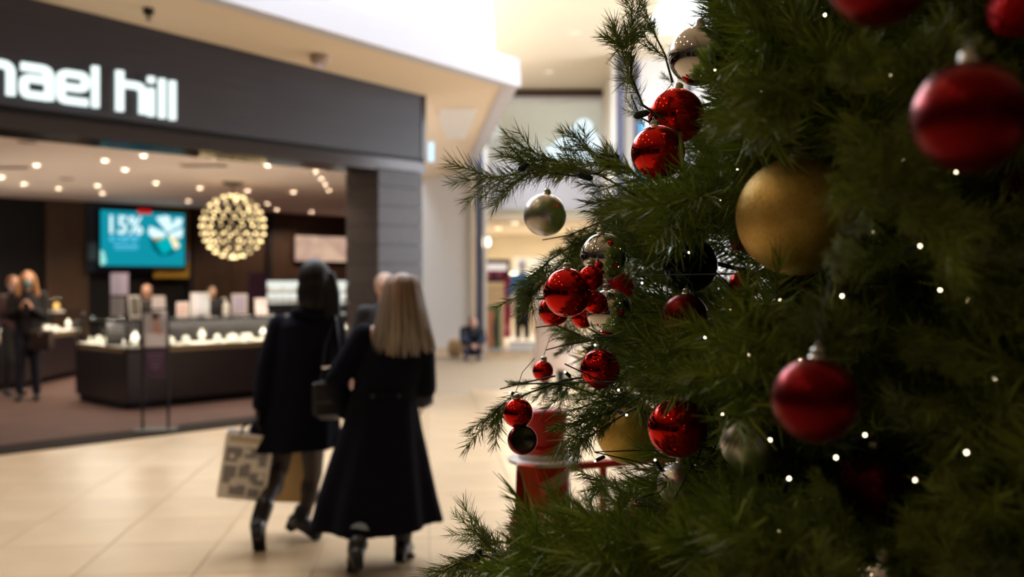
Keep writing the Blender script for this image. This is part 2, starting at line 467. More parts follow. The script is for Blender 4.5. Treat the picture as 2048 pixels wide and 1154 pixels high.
# ---- shop front: fascia, lower strip, glossy underside
fa = MB()
for (a0, z0a, a1, z1a) in ((-9.0, 4.40, -.05, 4.12), (-.05, 4.12, 4.62, 3.885)):
    fa.slab([S(a0, .0, 3.10), S(a1, .0, 3.06 if a1 > 4 else 3.10), S(a1, .0, z1a), S(a0, 0, z0a)], SN * .3)
fascia = struct('wall_front', fa, M['fascia'], label='dark fascia above the jewellery shop')
obj('fascia_edge', MB().slab([S(4.60, -.012, 3.06), S(4.66, -.012, 3.06), S(4.66, -.012, 3.87), S(4.60, -.012, 3.87)], SN * .3), M['gloss_dark'], fascia)
obj('lower_strip', MB().slab([S(-9, .05, 2.93), S(4.7, .05, 2.88), S(4.7, .05, 3.05), S(-9, .05, 3.10)], SN * .25), M['fascia_trim'], fascia)
obj('shadow_gap', MB().slab([S(-9, .02, 3.085), S(4.66, .02, 3.035), S(4.66, .02, 3.065), S(-9, .02, 3.105)], SN * .2), M['black'], fascia)
obj('underside', MB().slab([S(-9, .06, 2.93), S(4.7, .06, 2.88), S(4.7, .62, 2.88), S(-9, .62, 2.93)], (0, 0, .03)), M['gloss_dark'], fascia)
obj('corner_reflection', MB().box(S(4.73, -.03, 3.16), (.05, .05, .24), rz=SANG), emis('corner_glow', (.55, .8, 1.), 1.5), fascia)  # glowing box stands in for a pale blue reflection at the fascia end
# shop ceiling
SCZ = 3.0
shopc = struct('ceiling_shop', MB().slab([S(-9, .3, SCZ), S(4.5, .3, SCZ), S(11.8, 9.3, SCZ), S(-9, 9.3, SCZ)], (0, 0, .08)), M['shop_ceil'], label='pinkish plaster ceiling inside the shop')
# pillar with stone courses
a_l = SA(757, 0); a_r = SA(845, 0)
pil = struct('pillar', MB().prism([S(a_l + .02, .03).xy, S(a_r - .02, .03).xy, S(a_r - .02, .6).xy, S(a_l + .02, .6).xy], 0, 2.9), M['black'], label='dark stone pillar at the end of the shop front')
z = .1; k = 0
while z < 2.86:
    h = min(.235, 2.88 - z)
    obj('stone_course', MB().box(S((a_l + a_r) / 2, .315, z + h / 2), (a_r - a_l, .63, h - .008), rz=SANG), M['pillar'], pil); z += .235
obj('plinth', MB().box(S((a_l + a_r) / 2, .315, .05), (a_r - a_l + .02, .65, .1), rz=SANG), M['black'], pil)
# shop back wall, side walls
bw = MB().prism([S(-9, 9.15).xy, S(11.8, 9.15).xy, S(11.8, 9.4).xy, S(-9, 9.4).xy], 0, 3.0)
back = struct('wall_back', bw, M['black'], label='dark back wall of the jewellery shop')
a = SA(90, 9.1)
for w, m in ((SA(176, 9.1) - a, 'brown_panel'),):
    obj('wall_panel', MB().box(S(a + w / 2, 9.1, 1.5), (w, .08, 2.98), rz=SANG), M[m], back)
a = SA(384, 9.1); pw = .86
while a < SA(765, 9.1):
    obj('wall_panel', MB().box(S(a + pw / 2, 9.1, 1.5), (pw - .012, .08, 2.98), rz=SANG), M['wood_wall'], back); a += pw
for pp in (382, 540):
    obj('dark_upright', MB().box(S(SA(pp, 9.0), 9.02, 1.5), (.10, .06, 2.98), rz=SANG), M['black'], back)
struct('wall_shop_end', MB().prism([S(a_l + .1, .6).xy, S(a_l + .25, .6).xy, S(11.75, 9.4).xy, S(11.55, 9.4).xy], 0, 3.0), M['wood_wall'], label='end wall of the shop behind the pillar')
struct('wall_shop_far_end', MB().prism([S(-9.1, 0).xy, S(-9, 0).xy, S(-9, 9.4).xy, S(-9.1, 9.4).xy], 0, 4.4), M['black'], label='dark side wall of the shop')

# ---- white wall beyond the pillar, blue post
ww = MB().prism([(E.x - .8, E.y - .02), (D.x - .02, D.y + .1), (D.x + .0, D.y + .4), (E.x - .8, E.y + .4)], 0, 5.7)
wwall = struct('wall_white', ww, M['white_wall'], label='plain white wall beyond the pillar')
obj('skirting', MB().slab([Vector((E.x, E.y - .02, 0)), Vector((D.x - .02, D.y - .02, 0)), Vector((D.x - .02, D.y - .02, .10)), Vector((E.x, E.y - .02, .10))], (0.02, .03, 0)), M['soffit'], wwall)
p1 = MB().box((-.70, 21.36, 2.85), (.17, .17, 5.7)); post = struct('trim_3', p1, M['post_blue'], label='tall slate blue post beside the white wall')
struct('trim_4', MB().box((-.57, 21.38, 2.85), (.07, .14, 5.7)), M['white_pl'], label='white strip beside the slate blue post')
struct('trim_5', MB().box((-.83, 21.26, 2.0), (.07, .14, 3.98)), M['cream_wall'], label='cream strip beside the slate blue post')

# ---- far shop front across the end of the mall, Y = 22
hd = MB().box((.75, 22.1, 3.62), (2.6, .2, 1.0)); header = struct('wall_far_header', hd, M['band'], label='white header over the far shop')
struct('trim_6', MB().box((.75, 22.0, 5.66), (2.6, .3, .13)), mat('dark_beam', (.05, .02, .012), .5), label='dark brown beam under the far ceiling')
struct('trim_7', MB().box((.75, 22.03, 5.54), (2.6, .1, .11)), M['white_wall'], label='white rail under the dark beam')
win = struct('window_1', MB().box((-.50, 22.05, 4.8), (.05, .08, 1.4)).box((1.98, 22.05, 4.8), (.05, .08, 1.4)).box((.75, 22.05, 4.12), (2.5, .08, .06)), M['white_wall'], label='high window over the far shop')
obj('pane', MB().box((.73, 22.05, 4.82), (2.42, .012, 1.34)), M['glass'], win)
struct('wall_beyond_window', MB().box((1, 25.6, 5.2), (6.5, .1, 4)), M['cream_wall'], label='cream wall seen through the high window')
gp = [W(1070, 345, 24.2), W(1072, 318, 24.2), W(1110, 285, 24.2), W(1145, 256, 24.2), W(1158, 240, 24.2), W(1172, 237, 24.2), W(1184, 246, 24.2), W(1186, 262, 24.2), W(1206, 285, 24.2), W(1206, 345, 24.2)]
gg = struct('gable_sheet', MB().slab(gp[::-1], (0, .03, 0)), emis('gable_glow', (.80, .93, 1.0), 1.5), label='bright blue white gable shape beyond the glass')  # one flat glowing sheet cut to the gable outline
lb = struct('ceiling_far_lobby', MB().box((1, 24.2, 7.2), (6.5, 4, .1)), M['ceil'])
obj('skylight_or_fill_panel', MB().box((1, 23.8, 7.1), (2.0, .5, .05)), M['sky_panel'], lb)  # unseen panel added to brighten the lobby behind the high window
# side wall at the right end, second post, white window wall to its right
sw = MB().box((2.06, 20.5, 2.87), (.12, 3.6, 5.74)); struct('wall_right', sw, M['cream_wall'], label='cream side wall at the end of the mall')
struct('trim_8', MB().box((2.02, 18.58, 2.87), (.14, .16, 5.74)), M['post_blue'], label='slate blue post behind the tree top')
struct('trim_9', MB().box((1.90, 18.6, 2.87), (.09, .14, 5.74)), M['white_pl'], label='white strip beside the post behind the tree')
wr = struct('wall_right_front', MB().box((5.6, 18.9, 2.87), (6.8, .15, 5.74)), M['white_wall'], label='bright white shop wall behind the tree')
for x in (2.35, 3.35, 4.35):
    obj('window_frame', MB().box((x, 18.78, 2.9), (.08, .1, 5.5)), M['post_blue'], wr)
obj('display_window', MB().box((2.42, 18.79, 3.95), (.16, .04, 1.2)), emis('blue_screen', (.12, .55, .95), 1.1), wr)

# far shop interior (Y 22..30)
struct('floor_far_shop', MB().box((.9, 26.0, .004), (4.2, 8.6, .02)), mat('pale_polished_floor', (.66, .68, .78), .2), label='pale polished floor of the far shop')
fc = struct('ceiling_far_shop', MB().box((.9, 26.2, 2.95), (5.2, 8.1, .1)), M['ceil'])
fb = struct('wall_far_shop', MB().box((.9, 30, 1.5), (5.2, .1, 3.0)).box((-1.62, 27.2, 1.5), (.1, 6, 3)).box((3.4, 26.2, 1.5), (.1, 8, 3)), M['cream_wall'], label='cream back wall of the far shop')
obj('lit_niche', MB().box((1.0, 29.9, 1.85), (1.9, .06, .75)), emis('niche', (1., .84, .6), 1.15), fb)

# closing walls (seen only in reflections and from the side), kept dark to dim the tree
M['dark_shops'] = mat('dark_shopfronts', (.12, .10, .08), .5)
enc = MB().box((-15.5, 5, 2.9), (.2, 42, 5.8)); struct('wall_left', enc, M['dark_shops'])
we = struct('wall_east', MB().box((7.5, 5, 2.9), (.2, 28, 5.8)), M['dark_shops'])
obj('added_daylight_panel', MB().box((7.35, 14.6, 2.6), (.06, 6.4, 4.6)), emis('added_daylight_glow', (.88, .93, 1.0), 8.0), we)  # unseen glowing panel, added with its bars to brighten the white wall
for y_ in (11.4, 13, 14.6, 16.2, 17.8): obj('fill_panel_bar', MB().box((7.3, y_, 2.6), (.1, .1, 4.7)), M['post_blue'], we)
rear = struct('wall_rear', MB().box((-1.5, -6.5, 2.9), (29, .2, 5.8)), M['dark_shops'])
for x in (-8.5, -2.5, 4.5):
    obj('shop_opening', MB().box((x, -6.38, 1.5), (4.6, .06, 3.0)), M['black'], rear)
side = struct('wall_east_shopfront', MB().box((7.3, 1, 1.9), (.06, 18, 3.8)), M['black'])
V_ = Vector
# ================================================================ SHOP SIGN
def fpt(a, z, off=-.02):
    p = S(a, off, z); return p
def stroke(mb, pts, w=.070, th=.05, rad=.05):
    """a bent bar following pts (a, z) on the fascia with rounded corners"""
    pts = [Vector((p[0], p[1])) for p in pts]
    path = [pts[0]]
    for i in range(1, len(pts) - 1):
        d0 = (pts[i - 1] - pts[i]).normalized(); d1 = (pts[i + 1] - pts[i]).normalized()
        a0 = pts[i] + d0 * rad; a1 = pts[i] + d1 * rad
        for t in (0, .25, .5, .75, 1): path.append(a0 * (1 - t) ** 2 + pts[i] * 2 * t * (1 - t) + a1 * t * t)
    path.append(pts[-1])
    Lf = []; Rt = []
    for i, p in enumerate(path):
        d = (path[min(i + 1, len(path) - 1)] - path[max(i - 1, 0)]).normalized(); n = Vector((-d.y, d.x))
        Lf.append(p + n * w / 2); Rt.append(p - n * w / 2)
    vs = []; fs = []
    for o in (-.065, -.065 + th):
        for q in Lf + Rt: vs.append(fpt(q.x, q.y, o))
    n = len(path); m = 2 * n
    for i in range(n - 1):
        fs.append((i, i + 1, n + i + 1, n + i)); fs.append((m + i, m + n + i, m + n + i + 1, m + i + 1))
        fs.append((i, m + i, m + i + 1, i + 1)); fs.append((n + i, n + i + 1, m + n + i + 1, m + n + i))
    fs.append((0, n, m + n, m)); fs.append((n - 1, m + n - 1, m + 2 * n - 1, 2 * n - 1)[0:4] if False else (n - 1, m + n - 1, m + m - 1, m - 1))
    mb.add(vs, fs)
sign = thing('illuminated_sign', S(0, -.05, 3.18), 'glowing white shop name in rounded lowercase letters on the dark fascia', 'sign')
Z0 = 3.17
def aa(px): return SA(px, -.05)
def letter(ch, x0, x1, zb):
    mb = MB(); w = .074; h = w / 2; xh = .305; ah = .39; r = .07
    a0, a1 = aa(x0) + h, aa(x1) - h; b = zb
    if ch == 'l': stroke(mb, [(a0, b), (a0, b + ah)], w=.062)
    if ch == 'i': stroke(mb, [(a0, b), (a0, b + xh - .03)], w=.062); stroke(mb, [(a0, b + ah - .065), (a0, b + ah)], w=.062)
    if ch == 'h': stroke(mb, [(a0, b), (a0, b + ah)]); stroke(mb, [(a0, b + xh - h), (a1, b + xh - h), (a1, b)], rad=r)
    if ch == 'n': stroke(mb, [(a0, b), (a0, b + xh)]); stroke(mb, [(a0, b + xh - h), (a1, b + xh - h), (a1, b)], rad=r)
    if ch == 'a':
        stroke(mb, [(a0 - h * .6, b + xh - h * .8), (a1, b + xh - h * .8), (a1, b)], w=.074, rad=r)
        stroke(mb, [(a1, b + xh * .58), (a0, b + xh * .58), (a0, b + h * .8), (a1, b + h * .8)], w=.070, rad=.05)
    if ch == 'e':
        stroke(mb, [(a1 + h * .5, b + h * .8), (a0, b + h * .8), (a0, b + xh - h * .8), (a1, b + xh - h * .8), (a1, b + xh * .50), (a0, b + xh * .50)], w=.070, rad=.055)
    if ch == 'c': stroke(mb, [(a1 + h * .5, b + h), (a0, b + h), (a0, b + xh - h), (a1 + h * .5, b + xh - h)], rad=.055)
    if ch == 'm':
        stroke(mb, [(a0, b), (a0, b + xh)]); mid = (a0 + a1) / 2
        stroke(mb, [(a0, b + xh - h), (mid, b + xh - h), (mid, b)], rad=r); stroke(mb, [(mid, b + xh - h), (a1, b + xh - h), (a1, b)], rad=r)
    o = obj('letter', mb, M['letter'], sign); return o
for ch, x0, x1, zb in (('h', -40, 31, 3.185), ('a', 40, 108, 3.185), ('e', 114, 180, 3.18), ('l', 184, 205, 3.175), ('h', 233, 294, 3.17), ('i', 296, 317, 3.16), ('l', 318, 338, 3.155), ('l', 339, 359, 3.15)):
    letter(ch, x0, x1, zb)
for ch, a0 in (('m', -1.62), ('i', -1.08), ('c', -.94)):
    o = None; mb = MB()
    wd = {'m': .46, 'i': .084, 'c': .30}[ch]
    _aa = aa
    aa = lambda v: v
    letter(ch, a0 + (.02 if ch == 'i' else 0), a0 + wd, 3.185)
    aa = _aa

# ================================================================ SHOP CEILING FITTINGS
def disc_light(name, p, r, lens, label, cat, group=None, rim='white_pl', depth=.02, lamp=0):
    t = thing(name, p, label, cat, group)
    obj('rim', MB().lathe([(r, .0), (r * 1.35, .0), (r * 1.38, -.006), (r * 1.05, -.010), (r, .0)], p, 16), M[rim], t)
    obj('lens', MB().lathe([(1e-4, -.004), (r, -.004), (r, .0)], p, 14), M[lens], t)
    if lamp:
        ld = bpy.data.lights.new('spot_beam', 'SPOT'); ld.energy = lamp; ld.color = (1, .80, .58); ld.spot_size = 2.5; ld.spot_blend = .5; ld.shadow_soft_size = .03
        lo_ = bpy.data.objects.new('spot_beam', ld); COL.objects.link(lo_); lo_.parent = t; lo_.location = (0, 0, -.02)
    return t
spots = [(3, 354), (48, 368), (73, 330), (117, 377), (195, 371), (205, 386), (210, 321), (250, 339), (287, 311), (312, 366), (377, 402), (400, 376), (495, 381), (535, 330), (535, 407), (587, 384), (553, 419), (623, 424), (710, 427)]
WHERE = ['cut by the left edge of the photo', 'above the golden haired person, nearest the left edge', 'high up just under the fascia at the far left', 'left of the teal screen above the brown wall panel',
 'above the teal screen, upper of a close pair', 'above the teal screen, lower of a close pair', 'below the glowing shop name, left of its last letters', 'between two brighter ones above the teal screen',
 'closest below the last letters of the glowing shop name', 'above the right half of the teal screen', 'just above the right corner of the teal screen', 'between the teal screen and the chandelier', 'immediately right of the chandelier rod',
 'highest one right of the chandelier near the fascia', 'upper of the pair just right of the chandelier globe', 'midway between the chandelier and the pillar', 'lower of the pair just right of the chandelier globe', 'above the left half of the pink lit picture', 'above the right end of the pink picture']
row = [(632, 343), (642, 357), (651, 369), (658, 381)]
def on_ceil(px, py, z): Y = F * (z - H) / (HY - py); return Vector(((px - 1024) / F * Y, Y, z))
for (px, py), where in zip(spots, WHERE):
    disc_light('recessed_spotlight', on_ceil(px, py, SCZ - .003), .038, 'lens', 'small glowing shop ceiling spotlight ' + where, 'light', 'spotlights scattered over the shop ceiling', lamp=75)
for (px, py), w_ in zip(row, ('topmost', 'second from the top', 'third from the top', 'lowest')):
    disc_light('recessed_spotlight', on_ceil(px, py, SCZ - .003), .026, 'lens', w_ + ' glowing spotlight in the tight diagonal row of four near the pillar', 'light', 'row of four spotlights near the pillar', lamp=40)
for px, py in ((428, 318),):
    disc_light('recessed_spotlight', on_ceil(px, py, SCZ - .003), .045, 'lens_dim', 'dimmer pink ceiling spotlight just under the fascia above the chandelier', 'light')
for (px, py), lab in zip(((1150, 65), (1098, 143)), ('upper unlit cream downlight in the high mall ceiling', 'lower unlit cream downlight in the high mall ceiling nearer the beam')):
    disc_light('ceiling_downlight', on_ceil(px, py, CEIL_Z - .003), .085, 'lens_mall2' if 'lens_mall2' in M else 'white_pl', lab, 'light')
def vent(p, w, d, label):
    t = thing('air_vent', p, label, 'vent')
    obj('vent_frame', MB().box(p - Vector((0, 0, .006)), (w, d, .012), rz=.0), M['shop_ceil'], t)
    for k in range(5): obj('slat', MB().box(p + Vector((0, (k - 2) * d / 6, -.014)), (w * .9, d / 14, .008)), M['metal_dark'], t)
for px, py, w, lab in ((409, 330, .62, 'long slatted air vent in shop ceiling above the chandelier'), (18, 334, .55, 'slatted air vent at the left end of the shop ceiling')):
    vent(on_ceil(px, py, SCZ - .004), w, .16, lab)
for px, py, lab in ((55, 284, 'flat round speaker grille in the shop ceiling nearest the fascia'), (134, 357, 'small round speaker grille deeper in the shop ceiling'),):
    p = on_ceil(px, py, SCZ - .003); o = obj('ceiling_speaker', MB().lathe([(1e-4, -.012), (.085, -.012), (.10, -.004), (.10, 0)], Vector((0, 0, 0)), 20), mat('grille', (.34, .24, .2), .6), origin=None)
    o.location = p; tag(o, lab, 'speaker')
# fittings on the canopy
def soff_z(py): return 3.98
p = on_ceil(297, 28, 4.03); t = thing('sprinkler_head', p, 'small brass sprinkler head on the canopy above the sign', 'sprinkler')
obj('escutcheon', MB().lathe([(1e-4, -.01), (.045, -.008), (.05, .03), (.05, .05)], p, 16), M['metal_dark'], t); obj('head', MB().tube([p, p + Vector((0, 0, -.05))], .012, 8).lathe([(1e-4, -.055), (.03, -.055), (.03, -.05), (1e-4, -.05)], p, 12), M['metal_dark'], t)
p = on_ceil(640, 120, 3.93); t = thing('smoke_detector', p, 'flat round smoke detector with small blue light under the canopy', 'detector')
obj('housing', MB().lathe([(1e-4, -.05), (.07, -.045), (.10, -.02), (.105, .03)], p, 24), mat('detector', (.42, .33, .25), .5), t)
obj('status_light', MB().ell(p + Vector((0, 0, -.055)), (.018, .018, .01)), emis('violet', (.5, .4, 1.), .9), t)
p = SP(766, 362, .35); t = thing('security_camera', p, 'small white security camera under the fascia beside the pillar', 'camera')
obj('bracket', MB().box(p + Vector((0, 0, .09)), (.03, .03, .14)), M['white_pl'], t)
obj('camera_body', MB().box(p, (.10, .13, .08), rz=.6, bev=.015), M['white_pl'], t); obj('lens_barrel', MB().tube([p + Vector((-.03, -.03, 0)), p + Vector((-.14, -.05, -.01))], .022, 10), M['black'], t)

# ================================================================ CHANDELIER
cc = W(466, 453, 14.8); ch = thing('globe_chandelier', Vector((cc.x, cc.y, SCZ)), 'spherical chandelier of many tiny warm glowing bulbs hanging in the shop', 'chandelier')
obj('canopy', MB().lathe([(1e-4, -.05), (.10, -.045), (.15, -.02), (.16, .0)], Vector((cc.x, cc.y, SCZ)), 24), M['metal_dark'], ch)
obj('suspension_rod', MB().tube([Vector((cc.x, cc.y, SCZ - .04)), cc + Vector((0, 0, .46))], .008, 8), M['metal_dark'], ch)
R0 = .465; bulb_mb = MB().ell((0, 0, 0), (.021, .021, .021), n=8, m=6)
bm_ = bpy.data.meshes.new('bulb'); bm_.from_pydata([tuple(v) for v in bulb_mb.v], [], bulb_mb.f)
bulb_m = bpy.data.materials.new('chandelier_bulb'); bulb_m.use_nodes = True
_nt = bulb_m.node_tree; _nt.nodes.clear(); _o = _nt.nodes.new('ShaderNodeOutputMaterial'); _e = _nt.nodes.new('ShaderNodeEmission'); _i = _nt.nodes.new('ShaderNodeObjectInfo'); _m = _nt.nodes.new('ShaderNodeMath')
_m.operation = 'MULTIPLY_ADD'; _m.inputs[1].default_value = 4.5; _m.inputs[2].default_value = .35; _e.inputs[0].default_value = (1, .72, .34, 1)
_nt.links.new(_i.outputs['Random'], _m.inputs[0]); _nt.links.new(_m.outputs[0], _e.inputs[1]); _nt.links.new(_e.outputs[0], _o.inputs[0])
bm_.materials.append(bulb_m)
nr = 13
for i in range(nr):
    lat = -PI / 2 + PI * (i + .5) / nr; rr = R0 * math.cos(lat); zz = R0 * math.sin(lat); n = max(4, round(2 * PI * rr / .155))
    obj('hoop', MB().tube([cc + Vector((rr * .97 * math.cos(t * 2 * PI / 32), rr * .97 * math.sin(t * 2 * PI / 32), zz * .97)) for t in range(32)], .004, 5, closed=True), M['metal_dark'], ch)
    for k in range(n):
        t = 2 * PI * (k + .5 * (i % 2)) / n
        b = bpy.data.objects.new('bulb', bm_); COL.objects.link(b); b.parent = ch
        b.location = cc + Vector((rr * math.cos(t), rr * math.sin(t), zz)) - ch.location
for k in range(4):
    t = PI * k / 4
    obj('hoop', MB().tube([cc + Vector((math.cos(t) * math.cos(q * PI / 16), math.sin(t) * math.cos(q * PI / 16), math.sin(q * PI / 16))) * R0 * .97 for q in range(32)], .004, 5, closed=True), M['metal_dark'], ch)
obj('hub', MB().ell(cc, (.06, .06, .06)).tube([cc, cc + Vector((0, 0, .46))], .008, 8), M['metal_dark'], ch)

# ================================================================ SCREEN ON THE BACK WALL
def quad_on(px0, py0, px1, py1, b, th=.03):      # upright box in the plane at shop depth b covering the image rectangle
    pa = SP(px0, py0, b); pb = SP(px1, py0, b); za = SP(px0, py1, b).z
    a0 = (pa - SO).dot(SU); a1 = (pb - SO).dot(SU); z1 = (pa.z + pb.z) / 2; z0 = (za + SP(px1, py1, b).z) / 2
    return a0, a1, z0, z1
def panel(name, px0, py0, px1, py1, b, m, parent=None, th=.03, label=None):
    a0, a1, z0, z1 = quad_on(px0, py0, px1, py1, b)
    mb = MB().box(S((a0 + a1) / 2, b + th / 2, (z0 + z1) / 2), (a1 - a0, th, z1 - z0), rz=SANG)
    return obj(name, mb, m, parent, label=label)
b0 = 8.85
base = SP(285, 478, b0)
tv = thing('wall_screen', base, 'large teal advertising screen with a gift box picture on the back wall', 'screen')
panel('backing_board', 174, 405, 380, 545, b0 + .12, mat('navy_board', (.02, .028, .05), .25), tv)
panel('screen_surround', 199, 418, 374, 537, b0 + .02, M['black'], tv, .08)
panel('yellow_panel', 308, 415, 379, 556, b0 + .10, mat('ochre_board', (.30, .17, .010), .5), tv, .03, label='ochre yellow panel behind the screen')
panel('purple_label', 364, 505, 378, 521, b0 + .08, mat('lilac', (.2, .16, .40), .5), tv, .02)
panel('glass_strip', 176, 485, 196, 520, b0 + .08, mat('steel_blue', (.07, .12, .17), .3), tv, .02)
b1 = b0 - .0
panel('display_face', 202, 424, 369, 532, b1, emis('teal_screen', (.004, .235, .31), 1.25), tv, .02, label='teal picture area')
glow = emis('screen_white', (.72, .95, 1.0), 1.15); glow_blue = emis('screen_pale_blue', (.10, .52, .80), 1.1)
def flat(name, pts, b, m, parent, th=.004):
    q = [SP(x, y, b) for x, y in pts]; return obj(name, MB().slab(q, SN * th), m, parent)
def txt(name, s, px, py, hpx, b, m, parent, sx=1., bold=.0):
    cu = bpy.data.curves.new(name, 'FONT'); cu.body = s; cu.align_x = 'CENTER'; cu.align_y = 'CENTER'; cu.extrude = .002; cu.offset = bold
    to = bpy.data.objects.new(name, cu); COL.objects.link(to)
    dg = bpy.context.evaluated_depsgraph_get(); me = bpy.data.meshes.new_from_object(to.evaluated_get(dg)); bpy.data.objects.remove(to)
    c = SP(px, py, b); hgt = hpx / F * c.y
    Mx = Matrix.Translation(c - root_loc(parent)) @ Matrix.Rotation(SANG, 4, 'Z') @ Matrix.Rotation(PI / 2, 4, 'X') @ Matrix.Diagonal((hgt / .72 * sx, hgt / .72, 1, 1))
    me.transform(Mx); me.materials.clear(); me.materials.append(m)
    return link(name, me, m, parent)
txt('headline_text', '15%', 249, 452, 36, b1 - .012, glow, tv, sx=.92, bold=.02)
txt('offer_text', 'OFF', 249, 479, 13, b1 - .012, glow_blue, tv, sx=2.0, bold=.03)
for y0, y1, x0, x1 in ((490, 494, 228, 277), (497, 499, 230, 275)):
    flat('text_line', [(x0, y0), (x1, y0), (x1, y1), (x0, y1)], b1 - .01, glow_blue, tv)
dk = emis('screen_shade', (.0, .085, .12), 1.); gt = emis('gift_teal', (.0, .36, .40), 1.25); cr = emis('ribbon_cream', (.95, .85, .55), 1.15); gold_e = emis('ribbon_gold', (.45, .30, .03), 1.1)
flat('gift_shadow', [(300, 478), (318, 470), (352, 500), (345, 508), (322, 512), (306, 498)], b1 - .006, dk, tv)
flat('gift_box', [(312, 486), (345, 466), (362, 490), (326, 509)], b1 - .012, gt, tv)
flat('gift_side', [(303, 482), (312, 486), (326, 509), (308, 494)], b1 - .013, emis('gift_dark', (.0, .13, .17), 1.), tv)
flat('ribbon_band', [(336, 470), (346, 467), (360, 493), (350, 499)], b1 - .016, cr, tv)
for pts in ([(332, 466), (300, 452), (296, 466), (306, 476), (330, 474)], [(334, 464), (312, 436), (322, 432), (340, 454)], [(338, 462), (352, 436), (366, 438), (362, 452)], [(340, 466), (366, 456), (364, 474), (346, 476)], [(333, 466), (326, 430), (340, 434), (345, 460)]):
    flat('bow_loop', pts, b1 - .018, glow, tv)
for pts in ([(303, 470), (318, 468), (328, 478), (310, 482)], [(345, 476), (360, 470), (356, 482)]):
    flat('bow_underside', pts, b1 - .0165, gold_e, tv)
flat('corner_motif', [(201, 500), (208, 503), (213, 524), (206, 530), (201, 530)], b1 - .01, emis('motif', (.35, .85, .75), 1.), tv)
ex = SP(290, 423, b0 - .05)
o = panel('exit_sign', 277, 419, 303, 428, b0 - .10, emis('exit_red', (.55, .01, .01), 1.), None, .03); tag(o, 'small red lit sign just above the teal screen', 'sign')
o = panel('exit_sign', 717, 421, 724, 447, 7.6, emis('exit_red2', (.5, .01, .02), .8), None, .1); tag(o, 'tiny red exit sign hanging under the shop ceiling near the pillar', 'sign')
# pink lit picture on the wall
pk = thing('lightbox_sign', SP(668, 498, 8.95), 'long pale pink lit picture on the brown back wall', 'sign')
panel('box_frame', 590, 473, 746, 526, 8.98, M['black'], pk, .05)
pm = bpy.data.materials.new('pink_lightbox'); pm.use_nodes = True; _nt = pm.node_tree; _nt.nodes.clear()
_o = _nt.nodes.new('ShaderNodeOutputMaterial'); _e = _nt.nodes.new('ShaderNodeEmission'); _t = _nt.nodes.new('ShaderNodeTexCoord'); _n = _nt.nodes.new('ShaderNodeTexNoise'); _r = _nt.nodes.new('ShaderNodeValToRGB')
_n.inputs['Scale'].default_value = 2.2; _r.color_ramp.elements[0].position = .35; _r.color_ramp.elements[0].color = (.52, .31, .25, 1); _r.color_ramp.elements[1].position = .65; _r.color_ramp.elements[1].color = (.80, .55, .38, 1)
_e.inputs[1].default_value = .92
_nt.links.new(_t.outputs['Object'], _n.inputs['Vector']); _nt.links.new(_n.outputs['Fac'], _r.inputs['Fac']); _nt.links.new(_r.outputs[0], _e.inputs[0]); _nt.links.new(_e.outputs[0], _o.inputs[0])
panel('lit_face', 592, 474, 743, 523, 8.95, pm, pk, .03)
for x0, x1, label, nm in ((533, 600, 'left lit white wall showcase behind the dark haired woman', 0), (668, 744, 'right lit white wall showcase between the two walking women', 1)):
    t = thing('wall_showcase', SP((x0 + x1) / 2, 612, 8.9), label, 'showcase')
    panel('case_body', x0 - 2, 559, x1 + 2, 612, 8.9, M['metal_dark'], t, .2)
    panel('lit_back', x0, 562, x1, 607, 8.88, emis('case_glow', (.86, .88, .80), 1.05), t, .02)
    panel('shelf', x0, 584, x1, 586, 8.72, M['chrome'], t, .16)
    for k in range(5):
        xx = x0 + (x1 - x0) * (k + .5) / 5; panel('display_piece', xx - 3, 576 + (k % 2) * 3, xx + 3, 584, 8.78, M['pad'], t, .05); panel('display_piece', xx - 4, 597, xx + 4, 606, 8.78, M['white_pl'], t, .05)
o = panel('storage_cabinet', 530, 614, 735, 680, 8.55, M['counter'], None, .45); tag(o, 'dark low cabinet under the lit wall showcases', 'cabinet')
pz = root_loc(o)

